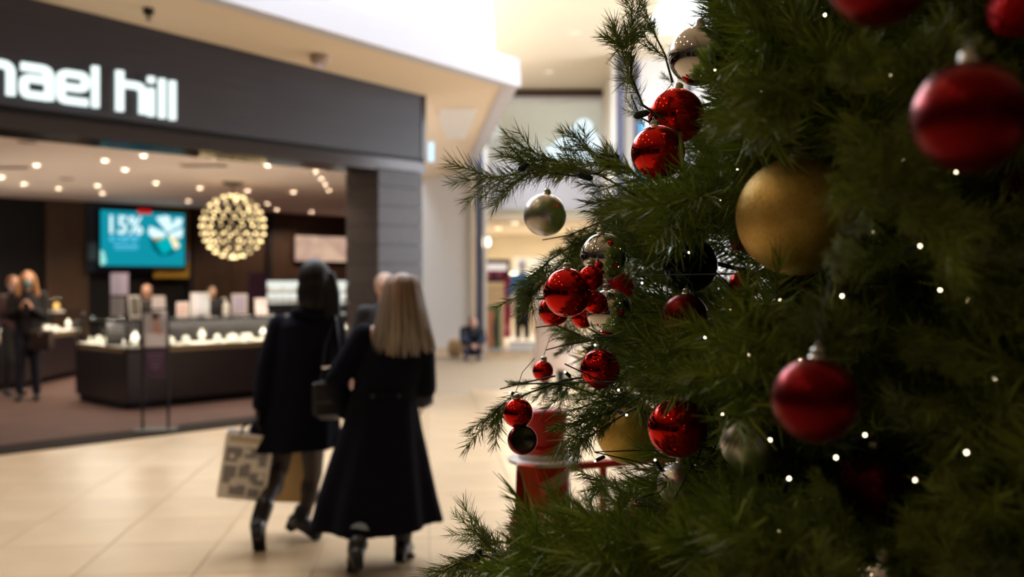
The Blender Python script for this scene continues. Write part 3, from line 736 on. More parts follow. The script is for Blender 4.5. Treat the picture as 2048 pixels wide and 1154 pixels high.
# ================================================================ COUNTERS
def counter(name, label, segs, depth, zb=.74, ztop=1.07, overhang=.06, base_in=0., nseam=3):
    """segs: list of (a0,b0,a1,b1) runs of the customer side, the case extends to the inside (left-hand normal)"""
    p0 = S(segs[0][0], segs[0][1]); t = thing(name, Vector((p0.x, p0.y, 0)), label, 'counter')
    for (a0, b0_, a1, b1_) in segs:
        A = S(a0, b0_); B = S(a1, b1_); d = (B - A).normalized(); n = Vector((-d.y, d.x, 0)); L = (B - A).length
        cx = lambda off, w: (A + B) / 2 + n * (off + w / 2)
        ang = math.atan2(d.y, d.x)
        def bx(nm, off, w, z0, z1, m, l=L, par=t, sh=0., bev=0.):
            c = cx(off, w) + d * sh; return obj(nm, MB().box((c.x, c.y, (z0 + z1) / 2), (l, w, z1 - z0), rz=ang, bev=bev), m, par)
        bx('toe_kick', .05, depth - .1, 0, .10, M['black'])
        bx('carcass', .012, depth - .024, .10, zb - .06, M['counter'])
        k = max(1, round(L / .85))
        for i in range(k):
            bx('front_panel', -.003, .014, .11, zb - .07, M['counter'], l=L / k - .008, sh=-L / 2 + L * (i + .5) / k)
        bx('deck', 0, depth, zb - .06, zb - .0, M['gloss_dark'])
        bx('deck_light_strip', -.004, .012, zb - .055, zb - .02, mat_tan, l=L * .9)
        bx('display_floor', .03, depth - .06, zb, zb + .015, M['pad'])
        bx('led_strip', .04, .018, ztop - .035, ztop - .02, M['case_led'], l=L - .06)
        bx('front_glass', 0, .008, zb, ztop - .03, M['glass'])
        bx('back_frame', depth - .03, .03, zb, ztop - .02, M['metal_dark'])
        bx('front_rail', -.004, .02, ztop - .035, ztop - .012, M['metal_dark'])
        bx('top_glass', 0, depth, ztop - .012, ztop, M['glass'])
        for e in (-1, 1): 
            c = cx(0, .02) + d * e * (L / 2 - .01); obj('corner_post', MB().box((c.x, c.y, (zb + ztop) / 2), (.016, .016, ztop - zb - .03), rz=ang), M['metal_dark'], t)
    return t
mat_tan = mat('tan_strip', (.42, .30, .18), .4, metal=.4)
isl = counter('display_counter', 'front glass topped jewellery counter with glowing white displays and dark base', [(1.75, 3.2, 1.75, 2.0), (1.75, 2.0, 5.3, 2.0)][::-1] and [(1.75, 3.4, 1.75, 2.02), (1.75, 2.0, 5.3, 2.0)], .55)
c2 = counter('display_counter', 'rear glass topped jewellery counter running off at the left behind the shoppers', [(-2.2, 5.4, 1.9, 5.4), (1.9, 5.4, 3.4, 6.9)], .55)
# display pieces inside the cases
kinds = []
def bust_mb():
    return MB().lathe([(1e-4, 0), (.045, 0), (.045, .008), (.018, .02), (.03, .05), (.05, .09), (.04, .12), (.015, .14), (.014, .165), (1e-4, .167)], (0, 0, 0), 14, sx=1, sy=.6)
def ring_cone(): return MB().lathe([(1e-4, 0), (.022, 0), (.02, .01), (.008, .07), (1e-4, .075)], (0, 0, 0), 10)
def tray(): return MB().box((0, 0, .012), (.16, .12, .024), bev=.006).box((0, .02, .05), (.15, .03, .06), bev=.006)
def cubeb(): return MB().box((0, 0, .035), (.07, .07, .07), bev=.006).box((0, 0, .08), (.04, .04, .02), bev=.004)
protos = []
for nm, f, cat in (('jewellery_bust', bust_mb, 'display bust'), ('ring_cone', ring_cone, 'ring cone'), ('jewellery_tray', tray, 'tray'), ('display_block', cubeb, 'display block')):
    mb = f(); me = bpy.data.meshes.new(nm); me.from_pydata([tuple(v) for v in mb.v], [], mb.f); me.materials.append(M['pad']); protos.append((nm, me, cat))
rj = random.Random(3)
cnt_ = {}
ORD = ['first', 'second', 'third', 'fourth', 'fifth', 'sixth', 'seventh', 'eighth', 'ninth', 'tenth', 'eleventh', 'twelfth', 'thirteenth', 'fourteenth', 'fifteenth']
def fill(A, B, inset, z, n, where):
    d = (B - A).normalized(); nn = Vector((-d.y, d.x, 0))
    for i in range(n):
        nm, me, cat = rj.choice(protos); cnt_[(cat, where)] = cnt_.get((cat, where), 0) + 1; q = A + (B - A) * ((i + .5) / n) + nn * (inset + (i % 2) * .2)
        o = bpy.data.objects.new(nm, me); COL.objects.link(o); o.location = (q.x, q.y, z); o.rotation_euler = (0, 0, SANG + rj.uniform(-.3, .3)); o.scale = (1,) * 3
        tag(o, ORD[cnt_[(cat, where)] - 1] + ' white ' + cat + ' from the left inside the ' + where, cat, 'white ' + cat + 's inside the ' + where)
fill(S(1.75, 3.35), S(1.75, 2.2), .14, .7555, 10, 'angled left side of the front counter')
fill(S(1.85, 2.0), S(5.2, 2.0), .14, .7555, 30, 'long run of the front counter')
fill(S(-2.0, 5.4), S(1.8, 5.4), .14, .7555, 16, 'rear glass counter')
fill(S(2.0, 5.5), S(3.3, 6.8), .14, .7555, 7, 'angled end of the rear counter')

# table signs, bottles on the glass tops
M['sign_frame'] = mat('sign_frame', (.5, .46, .44), .5)
def table_sign(px, py0, py1, wpx, b, label, face, frame='sign_frame', lean=.2, turn=0., dark=None):
    p = SP(px, py1, b); hgt = (py1 - py0) / F * p.y; w = wpx / F * p.y
    t = thing('table_sign', Vector((p.x, p.y, 1.072)), label, 'sign')
    R = Matrix.Rotation(SANG * .3 + turn, 3, 'Z') @ Matrix.Rotation(-lean, 3, 'X')
    c = Vector((p.x, p.y, 1.074)) + R @ Vector((0, 0, hgt / 2))
    obj('frame', MB().box(c, (w, .014, hgt), M=R), M[frame], t)
    obj('face', MB().box(c + R @ Vector((0, -.009, 0)), (w * .80, .004, hgt * .84), M=R), face, t)
    obj('easel_back', MB().box(c + R @ Vector((0, .03, -hgt * .25)), (w * .3, .05, hgt * .4), M=R), M[frame], t)
    return t
paper = mat('paper', (.50, .46, .50), .6); blush = mat('blush_paper', (.42, .28, .26), .6); lilac = mat('lilac_paper', (.34, .30, .42), .6); slate = mat('slate_face', (.09, .08, .07), .3)
table_sign(271, 588, 632, 22, 2.9, 'tablet sized sign with dark face and cream frame leaning on the counter', slate, lean=.25, turn=.4)
table_sign(318, 584, 620, 26, 3.9, 'cream upright card sign beside the dark faced sign', paper, lean=.15, turn=.3)
table_sign(365, 614, 645, 24, 2.4, 'small blush pink card standing on the counter', blush)
table_sign(400, 595, 644, 37, 2.4, 'tall white card sign in the middle of the counter', paper)
table_sign(479, 590, 631, 30, 2.9, 'lilac card sign right of the bottle on the counter', lilac)
table_sign(523, 608, 642, 24, 2.3, 'leaning pale pink card nearest the dark haired woman', mat('pale_pink', (.5, .36, .36), .6), turn=.3)
p = SP(452, 632, 2.9); t = thing('pump_bottle', Vector((p.x, p.y, 1.072)), 'white pump bottle of hand sanitiser on the counter', 'bottle')
obj('bottle', MB().lathe([(1e-4, 0), (.04, 0), (.042, .02), (.042, .13), (.02, .155), (.015, .17)], (p.x, p.y, 1.072), 16), M['white_pl'], t); obj('pump', MB().lathe([(.016, .17), (.016, .19), (.005, .195), (.005, .22), (1e-4, .22)], (p.x, p.y, 1.072), 10).box((p.x - .02, p.y, 1.295), (.05, .012, .012)), M['white_pl'], t)
p = SP(113, 640, 5.6); t = thing('display_dome', Vector((p.x, p.y, 1.072)), 'glass bell dome over a gold ornament on the rear counter', 'dome')
obj('dome_base', MB().lathe([(1e-4, 0), (.11, 0), (.11, .03), (1e-4, .03)], (p.x, p.y, 1.072), 20), M['white_pl'], t); obj('glass_bell', MB().lathe([(.095, .03), (.095, .16), (.07, .22), (.03, .25), (1e-4, .255)], (p.x, p.y, 1.072), 20), M['glass'], t); obj('knob', MB().ell((p.x, p.y, 1.335), (.015,) * 3), M['glass'], t)
obj('ornament', MB().lathe([(1e-4, .03), (.03, .04), (.05, .09), (.02, .14), (1e-4, .15)], (p.x, p.y, 1.072), 12), M['gold'], t)
# perspex screens and posters behind the counter
def rect_thing(name, px0, py0, px1, py1, b, m, label, cat, th=.012):
    pa = SP((px0 + px1) / 2, py1, b); o = panel(name, px0, py0, px1, py1, b, m, None, th); tag(o, label, cat); return o
def standing_panel(name, px0, px1, pytop, b, m, label, cat, foot=True):
    a0, a1, z0, z1 = quad_on(px0, pytop, px1, 560, b); t = thing(name, S((a0 + a1) / 2, b, 1.07), label, cat)
    obj('sheet', MB().box(S((a0 + a1) / 2, b, (1.09 + z1) / 2), (a1 - a0, .01, z1 - 1.09), rz=SANG), m, t)
    for a in (a0 + .05, a1 - .05): obj('foot', MB().box(S(a, b, 1.083), (.03, .16, .02), rz=SANG), M['chrome'], t)
    return t
standing_panel('perspex_screen', 398, 452, 549, 2.3, M['glass'], 'clear perspex screen standing on the counter below the chandelier', 'screen')
standing_panel('perspex_screen', 172, 240, 545, 3.0, M['glass'], 'clear perspex screen standing at the left end of the counter', 'screen')
rect_thing('poster', 497, 545, 534, 600, 7.2, mat('plum', (.05, .02, .05), .5), 'dark plum poster hanging behind the counter right of the chandelier', 'poster')
rect_thing('poster', 222, 546, 257, 590, 6.2, mat('pale_lilac', (.34, .30, .42), .4), 'pale lilac poster below the left part of the teal screen', 'poster')
rect_thing('poster', 222, 594, 250, 632, 5.6, mat('grey_poster', (.16, .15, .17), .4), 'grey framed poster low behind the counter left end', 'poster')

# ================================================================ FLOOR STAND WITH POSTER
pb = W(311, 862, 10.22); st = thing('poster_stand', Vector((pb.x, pb.y, 0)), 'black floor stand holding a portrait poster in front of the shop', 'poster stand')
sxd = Vector((.98, .2, 0)).normalized(); wst = .25
for s_ in (-1, 1):
    obj('upright', MB().tube([pb * Vector((1, 1, 0)) .normalized() * 0 + Vector((pb.x, pb.y, .02)) + sxd * s_ * wst / 2, Vector((pb.x, pb.y, 1.26)) + sxd * s_ * wst / 2], .014, 8), M['black'], st)
obj('top_rail', MB().tube([Vector((pb.x, pb.y, 1.25)) - sxd * wst / 2, Vector((pb.x, pb.y, 1.25)) + sxd * wst / 2], .012, 8), M['black'], st)
obj('base_plate', MB().box((pb.x, pb.y, .012), (.42, .34, .024), rz=.2, bev=.006), M['black'], st)
pa_ = math.atan2(sxd.y, sxd.x); fr = Vector((sxd.y, -sxd.x, 0))
def stp(name, x0, x1, z0, z1, m, off=0., th=.006):
    c = Vector((pb.x, pb.y, 0)) + sxd * (x0 + x1) / 2 + fr * off; return obj(name, MB().box((c.x, c.y, (z0 + z1) / 2), (x1 - x0, th, z1 - z0), rz=pa_), m, st)
stp('poster_board', -.125, .125, .54, 1.22, mat('plum_board', (.045, .022, .05), .4))
stp('photo_area', -.115, .115, .86, 1.21, mat('photo_grey', (.38, .34, .36), .5), .006)
c = Vector((pb.x, pb.y, 0)) + fr * .010
obj('portrait', MB().ell(c + Vector((-.01, 0, 1.13)), (.045, .004, .06)).ell(c + Vector((-.01, 0, 1.03)), (.085, .004, .07)), mat('photo_skin', (.45, .24, .19), .5), st)
obj('portrait_hair', MB().ell(c + fr * .003 + Vector((-.012, 0, 1.175)), (.05, .003, .03)), M['hair_brown'], st)
stp('photo_white', -.09, .09, .87, 1.0, mat('photo_white', (.62, .58, .60), .5), .016)
for k, zz in enumerate((.78, .745, .70, .665, .635)): stp('text_line', -.08 + .01 * k, .08 - .01 * k, zz, zz + .014, mat('mauve_ink', (.16, .09, .16), .5), .006)
stp('ticket', .07, .10, 1.14, 1.22, mat('lilac2', (.6, .58, .7), .5), .018)


for q, (x_, y_, z_) in enumerate(((-2.2, 4.6, 5.75), (-4.2, 4.6, 5.75), (-2.2, 2.2, 5.75), (-4.2, 2.2, 5.75), (-3.2, -.4, 5.75), (-5.4, -.4, 5.75), (-3.2, -3, 5.75))):  # unseen downlights added to brighten the floor and what the baubles mirror
    disc_light('ceiling_downlight', V_((x_, y_, z_ - .003)), .11, 'lens_mall', ORD[q] + ' downlight of the mall ceiling left of and behind the viewpoint', 'light', 'added downlights behind the viewpoint')
# unseen downlights added to warm the mall and speck the baubles
kk = -1
for x, ys in ((.25, (5, 7.2)), (1.6, (5.5, 7.7))):
    for y in ys:
        kk += 1
        disc_light('ceiling_downlight', V_((x, y, CEIL_Z - .003)), .10, 'lens_mall', 'added warm downlight over the walkway in front of the tree, ' + ['nearest left', 'second left', 'nearest right', 'second right'][kk], 'light', 'added downlights over the walkway')
for q in range(3):  # unseen lights added under the canopy for warmer light
    p = L1.lerp(L0, q / 3.5); a_ = Vector((p.x, p.y, 0)) - nrm * 1.1
    disc_light('ceiling_downlight', V_((a_.x - .2, a_.y, 4.36 - .26 * q / 3.5 - .06)), .07, 'lens_mall', 'added warm downlight under the canopy out of view, ' + ['first', 'second', 'third'][q] + ' from the left', 'light', 'added downlights under the canopy')
# ================================================================ PEOPLE
V = Vector
def hand(mb, wrist, d, pn, side, s=1., curl=.5):
    """palm, five unequal bent fingers; d = hand direction, pn = palm normal (fingers close towards it), side=+1/-1 thumb side"""
    d = V(d).normalized(); pn = V(pn); pn = (pn - d * pn.dot(d)).normalized(); ac = d.cross(pn) * side
    palm = V(wrist) + d * .045 * s
    R = Matrix((ac, pn, d)).transposed()
    mb.ell(palm, (.040 * s, .016 * s, .052 * s), R)
    mb.cap(wrist, .024 * s, palm, .024 * s)
    for k, (off, ln) in enumerate(((.030, .070), (.011, .078), (-.009, .073), (-.028, .058))):
        q = palm + d * .038 * s + ac * off * s; dd = d
        for seg in (.46, .30, .24):
            dd = (dd * math.cos(curl) + pn * math.sin(curl)).normalized() if seg < .46 else (dd * math.cos(curl * .6) + pn * math.sin(curl * .6)).normalized()
            q2 = q + dd * ln * seg * s; mb.cap(q, .0088 * s, q2, .0080 * s, n=8); q = q2
    q = palm - d * .012 * s + ac * .034 * s; dd = (ac * .75 + d * .75 + pn * .25).normalized()
    for seg in (.034, .028):
        q2 = q + dd * seg * s; mb.cap(q, .0105 * s, q2, .009 * s, n=8); q = q2; dd = (dd * .8 + pn * .4 + d * .3).normalized()

def head(mb, c, f, s=1.):
    """c = head centre, f = facing direction; returns side vector"""
    f = V(f).normalized(); sd = V((0, 0, 1)).cross(f).normalized(); up = f.cross(sd)
    R = Matrix((sd, f, up)).transposed(); c = V(c)
    P = lambda x, y, z: c + sd * x * s + f * y * s + up * z * s
    mb.ell(P(0, -.008, .018), (.076 * s, .094 * s, .098 * s), R)
    mb.ell(P(0, .022, -.045), (.058 * s, .066 * s, .070 * s), R)
    mb.ell(P(0, .058, -.096), (.024 * s, .022 * s, .018 * s), R)
    mb.cap(P(0, .086, .012), .010 * s, P(0, .108, -.028), .014 * s, 8)
    mb.ell(P(0, .085, -.062), (.024 * s, .012 * s, .010 * s), R)
    mb.ell(P(0, .082, .030), (.055 * s, .014 * s, .010 * s), R)
    for e in (-1, 1):
        mb.ell(P(e * .078, -.008, -.01), (.010 * s, .020 * s, .032 * s), R)
        mb.ell(P(e * .032, .074, -.03), (.020 * s, .014 * s, .02 * s), R)
    return P

def eyes(root, P, s=1.):
    for e in (-1, 1): obj('eye', MB().ell(P(e * .031, .083, .006), (.011 * s, .007 * s, .006 * s)), M['black'], root)

def body(root, J, mt, voxel=.012, s=1., arms=True, curl=.5, face=(0, 1, 0), hands=True):
    mb = MB(); P = head(mb, J['head'], face, s); hc = V(J['head'])
    ch = V(J['chest']); pe = V(J['pelvis']); f = V(J.get('front', (0, 1, 0))).normalized(); sd = V((0, 0, 1)).cross(f)
    neck = V(J['neck'])
    mb.cap(hc + V((0, 0, -.05 * s)), .052 * s, neck, .058 * s)
    ax = (neck - pe).normalized(); sd2 = (sd - ax * sd.dot(ax)).normalized(); R = Matrix((sd2, ax.cross(sd2) * -1, ax)).transposed()
    mb.ell(ch, (.155 * s, .105 * s, .19 * s), R); mb.ell(pe, (.155 * s, .115 * s, .14 * s), R); mb.cap(ch, .105 * s, pe, .115 * s)
    if arms:
        for k, thumb in (('l', 1), ('r', -1)):
            if 'sh' + k not in J: continue
            sh, el, wr = (V(J[x + k]) for x in ('sh', 'el', 'wr'))
            mb.cap(neck - ax * .05, .055 * s, sh, .058 * s); mb.cap(sh, .055 * s, el, .042 * s); mb.cap(el, .042 * s, wr, .027 * s)
            if hands:
                hd = V(J.get('hd' + k, (wr - el))); pn = V(J.get('pn' + k, f)); hand(mb, wr, hd, pn, thumb, s, curl)
    for k in 'lr':
        if 'kn' + k not in J: continue
        hp = pe + sd * (-.085 if k == 'r' else .085) * s * J.get('flip', 1) - ax * .04; kn, an = V(J['kn' + k]), V(J['an' + k])
        mb.cap(hp, .088 * s, kn, .056 * s); mb.cap(kn, .054 * s, an, .036 * s); mid = kn.lerp(an, .3); mb.ell(mid, (.056 * s, .058 * s, .10 * s))
        if 'to' + k in J: mb.cap(an + V((0, 0, -.02)), .036 * s, V(J['to' + k]), .028 * s)
    blob('body', mb, mt, root, voxel, 4)
    return P

def boot(root, ankle, toe, shaft=None, s=1., m='boot', heel=.06, name='boot'):
    """ankle boot: sole, block heel, shaft; ankle & toe are points at foot; sole lies under them"""
    an, to = V(ankle), V(toe); f = (to - an).normalized(); sd = f.cross(V((0, 0, 1))).normalized() if abs(f.z) < .95 else V((1, 0, 0)); upv = sd.cross(f)
    if upv.z < 0: upv = -upv
    mb = MB(); heelp = an - f * .035 * s
    mb.cap(an + upv * .0, .046 * s, heelp - upv * .035 * s, .040 * s); mb.cap(an - upv * .02, .045 * s, to - upv * .004 + f * -.03, .036 * s); mb.cap(to - f * .05, .038 * s, to, .030 * s)
    sh = V(shaft) if shaft is not None else an + V((0, 0, .16)); mb.cap(an, .048 * s, sh, .054 * s)
    b = blob(name, mb, M[m], root, .009, 3)
    R = Matrix((sd, f, upv)).transposed()
    hb = MB().box(heelp - upv * (.065 + heel / 2 - .02) * s, (.055 * s, .055 * s, heel * s), M=R, bev=.006)
    obj('heel', hb, M['black'], root)
    sb = MB().box(an.lerp(to, .6) - upv * .040 * s, (.075 * s, (to - an).length * .95, .016 * s), M=R, bev=.006); obj('sole', sb, M['black'], root)
    return b

def ring(c, rx, ry, fold=0., k=9, ph=0., n=64, tilt=0., skew=0.):
    pts = []
    for i in range(n):
        a = 2 * PI * i / n; w = 1 + fold * (math.cos(k * a + ph) + .45 * math.cos((k + 4) * a + 1.7 + ph * 2))
        pts.append(V((c[0] + rx * w * math.cos(a), c[1] + ry * w * math.sin(a), c[2] + tilt * math.cos(a) + skew * math.cos(3 * a + 1))))
    return pts

def coat_mesh(rings, hem_up=.28):
    mb = MB(); rr = [ring(*r[0], **r[1]) for r in rings]
    last = rings[-1]; inner = []
    for t, sc in ((.0, .90), (.5, .80), (1., .66)):
        (c, rx, ry), kw = last[0], last[1]; inner.append(ring((c[0], c[1], c[2] + .01 + hem_up * t), rx * sc, ry * sc, **{**kw, 'tilt': kw.get('tilt', 0)}))
    mb.loft(rr + inner, 64); return mb

# ---------------- woman with the long dark hair (left of the pair)
w1 = thing('person', V((-1.21, 5.88, 0)), 'person with long black hair in a knee length navy coat walking away with shopping bags', 'person')
cA = lambda px, py, Y=5.85: W(px, py, Y)
J = dict(head=cA(630, 566), neck=cA(626, 618), chest=cA(612, 690), pelvis=cA(598, 830),
         shl=cA(561, 652), ell=cA(532, 744, 5.80), wrl=cA(520, 815, 5.74), hdl=V((-.15, 0, -1)), pnl=V((1, 0, 0)), front=(.1, 1, 0),
         shr=cA(664, 650), elr=cA(684, 740, 5.9), wrr=cA(652, 838, 5.98), hdr=V((-.1, 0, -1)), pnr=V((-1, 0, 0)),
         knl=cA(560, 935, 5.86), anl=cA(524, 1024, 5.62), knr=cA(626, 950, 6.02), anr=cA(604, 1052, 6.02))
J['shl'], J['shr'] = J['shl'], J['shr']
body(w1, J, M['tights'], .008, 1., curl=.9, face=(.35, .9, -.05))
# coat
ca = coat_mesh([((cA(625, 612), .07, .06), {}), ((cA(620, 632), .135, .085), {}), ((cA(613, 650), .185, .115), {}), ((cA(612, 700), .20, .14), dict(fold=.004)), ((cA(606, 760), .200, .15), dict(fold=.008)),
                ((cA(600, 810), .225, .165), dict(fold=.012)), ((cA(589, 860), .27, .185), dict(fold=.02, ph=.4)), ((cA(580, 898), .30, .20), dict(fold=.028, ph=.5, tilt=.012))], .2)
for k in 'lr':
    ca.cap(J['sh' + k], .075, J['el' + k], .062); ca.cap(J['el' + k], .061, J['wr' + k] + V((0, 0, .02)), .046)
blob('coat', ca, M['coat_navy'], w1, .010, 3)
cs = MB().tube([cA(612, 634) + V((.09 * math.cos(t), -.02 + .075 * math.sin(t), .012 * math.sin(2 * t))) + V((.03, 0, .02)) for t in [2 * PI * q / 20 for q in range(20)]], .026, 8, closed=True)
obj('coat_collar', cs, M['coat_navy'], w1, smooth=True)
# hair: cap and long fall to the front right
hm = MB(); hc = J['head']
hm.ell(hc + V((.0, -.012, .025)), (.098, .118, .122)); hm.ell(hc + V((-.008, -.045, -.06)), (.090, .085, .13)); hm.ell(hc + V((-.01, -.03, -.13)), (.078, .07, .09))
for k in range(11):
    t = k / 10; x = .035 + .065 * t
    hm.tube([hc + V((x, -.06 + .05 * t, .06)), hc + V((x + .025, -.07 + .05 * t, -.05)), hc + V((x + .035, -.055 + .05 * t, -.17 - .02 * (k % 3))), hc + V((x + .03 + .01 * math.sin(k * 2), -.03 + .05 * t, -.27 - .03 * (k % 4)))], [.022, .026, .022, .006], 6)
blob('hair', hm, M['hair_black'], w1, .0075, 2)
# boots: left one rolls off its toe, right one flat
boot(w1, cA(516, 1050, 5.60), V((cA(520, 1094, 5.72).x, 5.72, .040)), shaft=cA(529, 1010, 5.64), heel=.05)
boot(w1, V((cA(600, 1062, 6.0).x, 6.0, .115)), V((cA(640, 1078, 5.97).x, 5.93, .048)), shaft=cA(606, 1022, 6.02), heel=.06)

# patterned tote
tb = cA(490, 855, 5.72); tote = thing('shopping_bag', V((tb.x, 5.72, tb.z - .38)), 'white tote bag with grey block pattern carried by the dark haired person', 'bag')
Rb = Matrix.Rotation(math.radians(9), 3, 'Y') @ Matrix.Rotation(math.radians(14), 3, 'Z')
cb = cA(492, 930, 5.72); bwid, bht, bdep = .265, .375, .10
front_ = lambda x, z, y=0.: cb + Rb @ V((x, -bdep / 2 + y, z))
mb = MB()
for y in (-bdep / 2, bdep / 2): mb.box(cb + Rb @ V((0, y, 0)), (bwid, .006, bht), M=Rb)
for x in (-bwid / 2, bwid / 2): mb.box(cb + Rb @ V((x, 0, 0)), (.006, bdep, bht), M=Rb)
mb.box(cb + Rb @ V((0, 0, -bht / 2)), (bwid, bdep, .006), M=Rb); obj('bag_body', mb, mat('white_paper', (.90, .86, .84), .6), tote)
grey = mat('grey_print', (.30, .29, .33), .6); pr = MB()
for (x, z, w_, h_) in ((-.075, .075, .09, .085), (.02, .09, .07, .06), (.085, .07, .05, .10), (-.085, -.04, .07, .10), (-.005, -.01, .06, .08), (.07, -.055, .085, .07), (-.03, -.125, .09, .06), (.06, -.135, .06, .05)):
    obj('printed_block', MB().box(front_(x, z - .01, -.004), (w_, .002, h_), M=Rb), grey, tote)
wp_ = mat('white_print', (.88, .86, .85), .6)
for (x, z, r_) in ((-.03, .03, .026), (.045, .03, .024), (-.05, -.09, .028), (.03, -.10, .022), (-.085, .055, .016), (.09, -.05, .02), (.0, .09, .016)):
    obj('printed_dot', MB().lathe([(1e-4, 0), (r_, 0), (r_, .002), (1e-4, .002)], front_(x, z, -.006), 12, R=Rb @ Matrix.Rotation(PI / 2, 3, 'X')), wp_, tote)
obj('printed_band', MB().box(front_(0, .155, -.004), (.22, .002, .03), M=Rb), mat('tan_print', (.62, .52, .40), .6), tote)
hp = J['wrl'] + V((-.012, 0, -.085))
for y in (-bdep / 2, bdep / 2):
    obj('handle', MB().tube([cb + Rb @ V((-.06, y, bht / 2 - .02)), cb + Rb @ V((-.045, y * .8, bht / 2 + .04)), hp + V((-.012, y * .2, .0)), hp + V((.012, y * .2, .0)), cb + Rb @ V((.045, y * .8, bht / 2 + .04)), cb + Rb @ V((.06, y, bht / 2 - .02))], .006, 6), M['black'], tote)
# second, tan paper bag behind the legs
bb = cA(548, 950, 6.2); tan = thing('shopping_bag', V((bb.x, 6.2, .15)), 'tan paper bag behind the legs of the dark haired person', 'bag')
hpr = J['wrr'] + V((-.012, 0, -.085)); kb = mat('kraft', (.55, .36, .16), .7); Rk = Matrix.Rotation(-.15, 3, 'Z')
mb = MB(); cbb = V((cA(556, 945, 6.2).x, 6.2, .50)); cbb = cA(566, 950, 6.1)
for y in (-.06, .06): mb.box(cbb + Rk @ V((0, y, 0)), (.32, .005, .30), M=Rk)
for x in (-.16, .16): mb.box(cbb + Rk @ V((x, 0, 0)), (.005, .12, .30), M=Rk)
mb.box(cbb + Rk @ V((0, 0, -.15)), (.32, .12, .005), M=Rk); obj('bag_body', mb, kb, tan)
obj('printed_panel', MB().box(cbb + Rk @ V((-.05, -.066, -.0)), (.10, .002, .2), M=Rk), mat('green_grey_print', (.22, .25, .25), .6), tan)
for y in (-.06, .06): obj('handle', MB().tube([cbb + V((-.05, y, .14)), hpr + V((-.012, y * .2, 0)), hpr + V((.012, y * .2, 0)), cbb + V((.05, y, .14))], .004, 6), kb, tan)
# black shoulder bag between the two women
sb = thing('handbag', cA(655, 800, 5.70), 'black leather shoulder bag hanging between the two walking people', 'bag')
mb = MB().box(cA(655, 800, 5.66), (.17, .10, .22), bev=.03, rz=.3); obj('bag_body', mb, M['boot'], sb)
obj('flap', MB().box(cA(655, 785, 5.60), (.165, .03, .12), bev=.01, rz=.3), M['boot'], sb)
obj('strap', MB().tube([cA(640, 770, 5.66), cA(650, 690, 5.70), cA(672, 632, 5.72), cA(680, 700, 5.72), cA(672, 775, 5.68)], .008, 6), M['boot'], sb)

# ---------------- woman with the ash blonde hair (right of the pair)
w2 = thing('person', V((-.70, 5.42, 0)), 'person with ash blonde hair in a long flared black coat walking away', 'person')
cB = lambda px, py, Y=5.40: W(px, py, Y)
J = dict(head=cB(806, 596), neck=cB(797, 652), chest=cB(786, 715), pelvis=cB(765, 850), front=(.1, 1, 0),
         shl=cB(728, 672), ell=cB(672, 760, 5.36), wrl=cB(690, 822, 5.52), hdl=V((.35, .8, -.35)), pnl=V((1, 0, 0)),
         shr=cB(843, 680), elr=cB(850, 775, 5.44), wrr=cB(845, 800, 5.62), hdr=V((.05, 1, -.2)), pnr=V((-1, 0, 0)),
         knl=cB(728, 975, 5.38), anl=cB(718, 1088, 5.16), knr=cB(790, 965, 5.48), anr=cB(806, 1082, 5.46))
body(w2, J, M['skin'], .008, .97, curl=.8, face=(.0, 1, -.02))
ca = coat_mesh([((cB(796, 648), .065, .055), {}), ((cB(793, 668), .125, .08), {}), ((cB(788, 690), .165, .11), {}), ((cB(782, 730), .185, .135), dict(fold=.004)), ((cB(768, 790), .175, .135), dict(fold=.01)),
                ((cB(763, 850), .215, .165), dict(fold=.02, k=7)), ((cB(758, 920), .268, .20), dict(fold=.035, k=7, ph=.3)), ((cB(754, 990), .318, .235), dict(fold=.045, k=7, ph=.5)), ((cB(752, 1052), .358, .26), dict(fold=.055, k=7, ph=.6, tilt=.022, skew=.012))], .34)
for k in 'lr':
    ca.cap(J['sh' + k], .072, J['el' + k], .064); ca.cap(J['el' + k], .062, J['wr' + k], .050)
blob('coat', ca, M['coat_black'], w2, .010, 3)
# centre back seam and half belt
obj('half_belt', MB().box(cB(772, 792, 5.255), (.20, .012, .035), bev=.004), M['coat_black'], w2)
for x in (-.07, .07): obj('belt_button', MB().ell(cB(772, 792, 5.246) + V((x, 0, 0)), (.011, .005, .011)), M['boot'], w2)
obj('cuff_bracelet', MB().tube([cB(655 + 0, 735, 5.38) + V((.03 * math.cos(q * PI / 8), .03 * math.sin(q * PI / 8), 0)) for q in range(16)], .004, 6, closed=True), M['chrome'], w2)
# hair: base plus locks
hc = J['head']; hm = MB().ell(hc + V((0, -.012, .022)), (.094, .112, .116)).ell(hc + V((.0, -.035, -.06)), (.108, .085, .13)).ell(hc + V((.004, -.045, -.15)), (.135, .07, .13)).ell(hc + V((.006, -.055, -.20)), (.15, .055, .07))
hz_ = J['head'].z
_nt = M['hair_blonde'].node_tree; _hs = [n for n in _nt.nodes if n.type == 'HUE_SAT'][0]; _g = _nt.nodes.new('ShaderNodeNewGeometry'); _x = _nt.nodes.new('ShaderNodeSeparateXYZ')
_mr = _nt.nodes.new('ShaderNodeMapRange'); _mr.inputs[1].default_value = hz_ - .12; _mr.inputs[2].default_value = hz_ + .10; _cr = _nt.nodes.new('ShaderNodeValToRGB')
_cr.color_ramp.elements[0].color = (.27, .225, .19, 1); _cr.color_ramp.elements[1].color = (.20, .105, .055, 1)
_nt.links.new(_g.outputs['Position'], _x.inputs[0]); _nt.links.new(_x.outputs[2], _mr.inputs[0]); _nt.links.new(_mr.outputs[0], _cr.inputs[0]); _nt.links.new(_cr.outputs[0], _hs.inputs['Color'])
hb = blob('hair', hm, mat('blonde_under', (.24, .17, .12), .5), w2, .009, 2)
lk = MB(); rh = random.Random(5)
